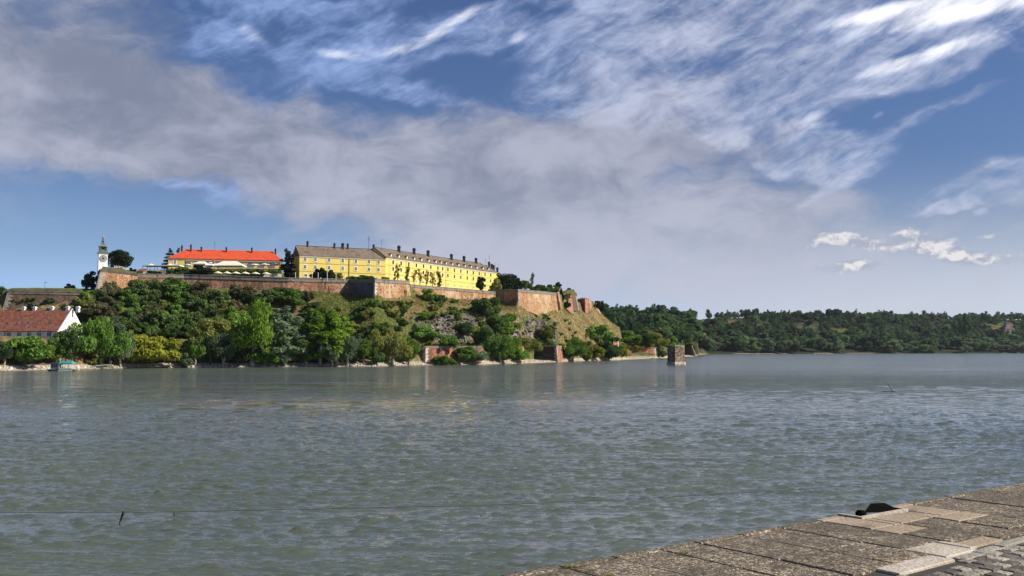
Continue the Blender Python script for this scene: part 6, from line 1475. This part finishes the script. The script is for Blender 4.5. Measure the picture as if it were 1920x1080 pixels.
def far_wood():
    """the closed wood behind, which reads as one mass"""
    rg = np.random.default_rng(5); V = []; Fc = []; mi = []; k = 0
    srcs = []
    for key in FAR:
        me = PROTO[key][2]; v = np.empty(len(me.vertices) * 3, np.float32); me.vertices.foreach_get('co', v); v = v.reshape(-1, 3)
        q = v.reshape(-1, 4, 3); srcs.append(q[rg.permutation(len(q))[:230]].copy())
    n = 0; tries = 0; earth = [(1350, 604, 70, 7), (1520, 620, 26, 8), (1325, 619, 18, 9), (1210, 598, 16, 8), (1300, 606, 30, 6), (1432, 612, 20, 7), (1570, 622, 30, 5), (1878, 620, 24, 9)]
    while n < 1700 and tries < 15000:
        tries += 1; px = rg.uniform(1120, 2250)
        Yo = rg.uniform(690, 1500) if px < 1310 else rg.uniform(1290, 2250)
        if px < 1310 and rg.random() < .4: continue
        z = ground(px, Yo)
        if z < (6.5 if px > 1310 else 14): continue
        py = 655 - (z - HCAM) / (Yo * 1.125) * FPX
        if any(((px - a) / c) ** 2 + ((py - b - 3) / d) ** 2 < 1 for a, b, c, d in earth): continue
        x = (px - 960) / FPX * Yo * 1.125; H = rg.uniform(9, 22); s = H / 12; a = rg.uniform(0, 6.28); q = srcs[rg.integers(3)]; ca, sa = math.cos(a), math.sin(a)
        w = q * np.array([s * rg.uniform(.85, 1.2), s * rg.uniform(.85, 1.2), s]); w = np.stack([w[..., 0] * ca - w[..., 1] * sa, w[..., 0] * sa + w[..., 1] * ca, w[..., 2]], -1)
        w = w * 1.0 + np.array([x, Yo * 1.125, z - .5]); V.append(w.reshape(-1, 3)); mi.append(np.full(len(w), rg.choice(3, p=[.45, .42, .13]))); n += 1
    V = np.concatenate(V); mi = np.concatenate(mi); Fc = np.arange(len(V)).reshape(-1, 4)
    me = mesh_np('far_wood', V, Fc, [M['leaf_far'], M['leaf_far_dark'], M['leaf_far_pale']], midx=mi)
    tag(link('far_wood', me), 'closed dark wood covering the far hills', kind='stuff')
far_wood()

# ------------------------------------------------------------------ dry grass tufts on the slope, stones on the shore
def tufts():
    rg = np.random.default_rng(8); n = 60000
    px = rg.uniform(120, 1170, n); sh = np.interp(px, PK, [PROF[k][0] for k in PK]); Yo = sh + rg.uniform(6, 75, n)
    z = ground_old(px, Yo); X = (px - 960) / FPX * Yo * 1.125; Y = Yo * 1.125
    k = (z > 8) & (z < 41) & (rock_mask(px, z) * rg.random(n) < .45) & (fbm(X * .12, Y * .12) > .36); X, Y, Z = X[k], Y[k], z[k] * DZ; n = len(X)
    gr = fbm(X * .05 + 4, Y * .05) + rg.normal(0, .06, n)
    a = rg.uniform(0, 6.28, n); w = rg.uniform(.10, .24, n); h = rg.uniform(.35, .95, n); lx, ly = rg.normal(0, .25, n), rg.normal(0, .25, n)
    c = np.stack([X, Y, Z - .05], 1); e = np.stack([np.cos(a) * w, np.sin(a) * w, 0 * w], 1); up = np.stack([lx, ly, h], 1)
    V = np.stack([c - e, c + e, c + up + e * .25, c + up - e * .25], 1).reshape(-1, 3)
    me = mesh_np('hill_grass', V, np.arange(4 * n).reshape(n, 4), [M['grass_dry'], M['leaf_olive'], M['leaf_scrub']], midx=np.where(gr > .56, 1, np.where(gr > .62, 2, 0)))
    tag(link('hill_grass', me), 'tufts of dry yellow grass on the hillside', kind='stuff')
tufts()
def stones(name, label, n, zlo, zhi, smin, smax, pxr, m, seed, cond=None):
    rg = np.random.default_rng(seed); px = rg.uniform(*pxr, n * 6); sh = np.interp(px, PK, [PROF[k][0] for k in PK]); Yo = sh + rg.uniform(-1, 60 if zhi > 5 else 14, n * 6)
    z = ground_old(px, Yo); k = (z * DZ > zlo) & (z * DZ < zhi)
    if cond is not None: k &= cond(px, z, rg)
    px, Yo, z = px[k][:n], Yo[k][:n], z[k][:n]; n = len(px)
    ico = np.array([(0, 0, 1), (.89, 0, .45), (.28, .85, .45), (-.72, .53, .45), (-.72, -.53, .45), (.28, -.85, .45), (.72, .53, -.45), (-.28, .85, -.45), (-.89, 0, -.45), (-.28, -.85, -.45), (.72, -.53, -.45), (0, 0, -1)])
    fc = np.array([(0, 1, 2), (0, 2, 3), (0, 3, 4), (0, 4, 5), (0, 5, 1), (1, 6, 2), (2, 7, 3), (3, 8, 4), (4, 9, 5), (5, 10, 1), (6, 7, 2), (7, 8, 3), (8, 9, 4), (9, 10, 5), (10, 6, 1), (11, 7, 6), (11, 8, 7), (11, 9, 8), (11, 10, 9), (11, 6, 10)])
    s = smin * (smax / smin) ** (rg.random(n) ** 2); V = ico[None] * s[:, None, None] * rg.uniform(.6, 1.3, (n, 12, 1)) * np.stack([rg.uniform(.8, 1.6, n), rg.uniform(.8, 1.2, n), rg.uniform(.45, .9, n)], 1)[:, None, :]
    V += np.stack([(px - 960) / FPX * Yo * 1.125, Yo * 1.125, z * DZ], 1)[:, None, :]
    me = mesh_np(name, V.reshape(-1, 3), (fc[None] + (np.arange(n) * 12)[:, None, None]).reshape(-1, 3), [M[m]]); tag(link(name, me), label, kind='stuff')
stones('shore_stones', 'pale gravel and stones along the water line', 2600, .1, 1.6, .12, .75, (-60, 1330), 'stone_pale', 3)
stones('cliff_rocks', 'broken grey rocks on the cliff face', 1100, 9.5, 28, .4, 1.5, (770, 1045), 'rock', 4, lambda px, z, rg: rock_mask(px, z) * (fbm(px * .09, z * .35, 3) + .35) > rg.random(len(px)) * .9)

# ------------------------------------------------------------------ thin summer haze over the river valley
def build_haze():
    mb = MB(); mb.box(-2600, 2600, -150, 4200, -25, 330); o = mb.build('haze', [])
    m = bpy.data.materials.new('haze_air'); m.use_nodes = True; nt = m.node_tree; nt.nodes.clear()
    out = nt.nodes.new('ShaderNodeOutputMaterial'); v = nt.nodes.new('ShaderNodeVolumePrincipled'); v.inputs['Color'].default_value = (.82, .88, 1.0, 1); v.inputs['Density'].default_value = 0.00002; v.inputs['Anisotropy'].default_value = 0.2
    nt.links.new(v.outputs[0], out.inputs['Volume']); o.data.materials.append(m); tag(o, 'thin pale haze in the air over the river', kind='stuff')
build_haze()
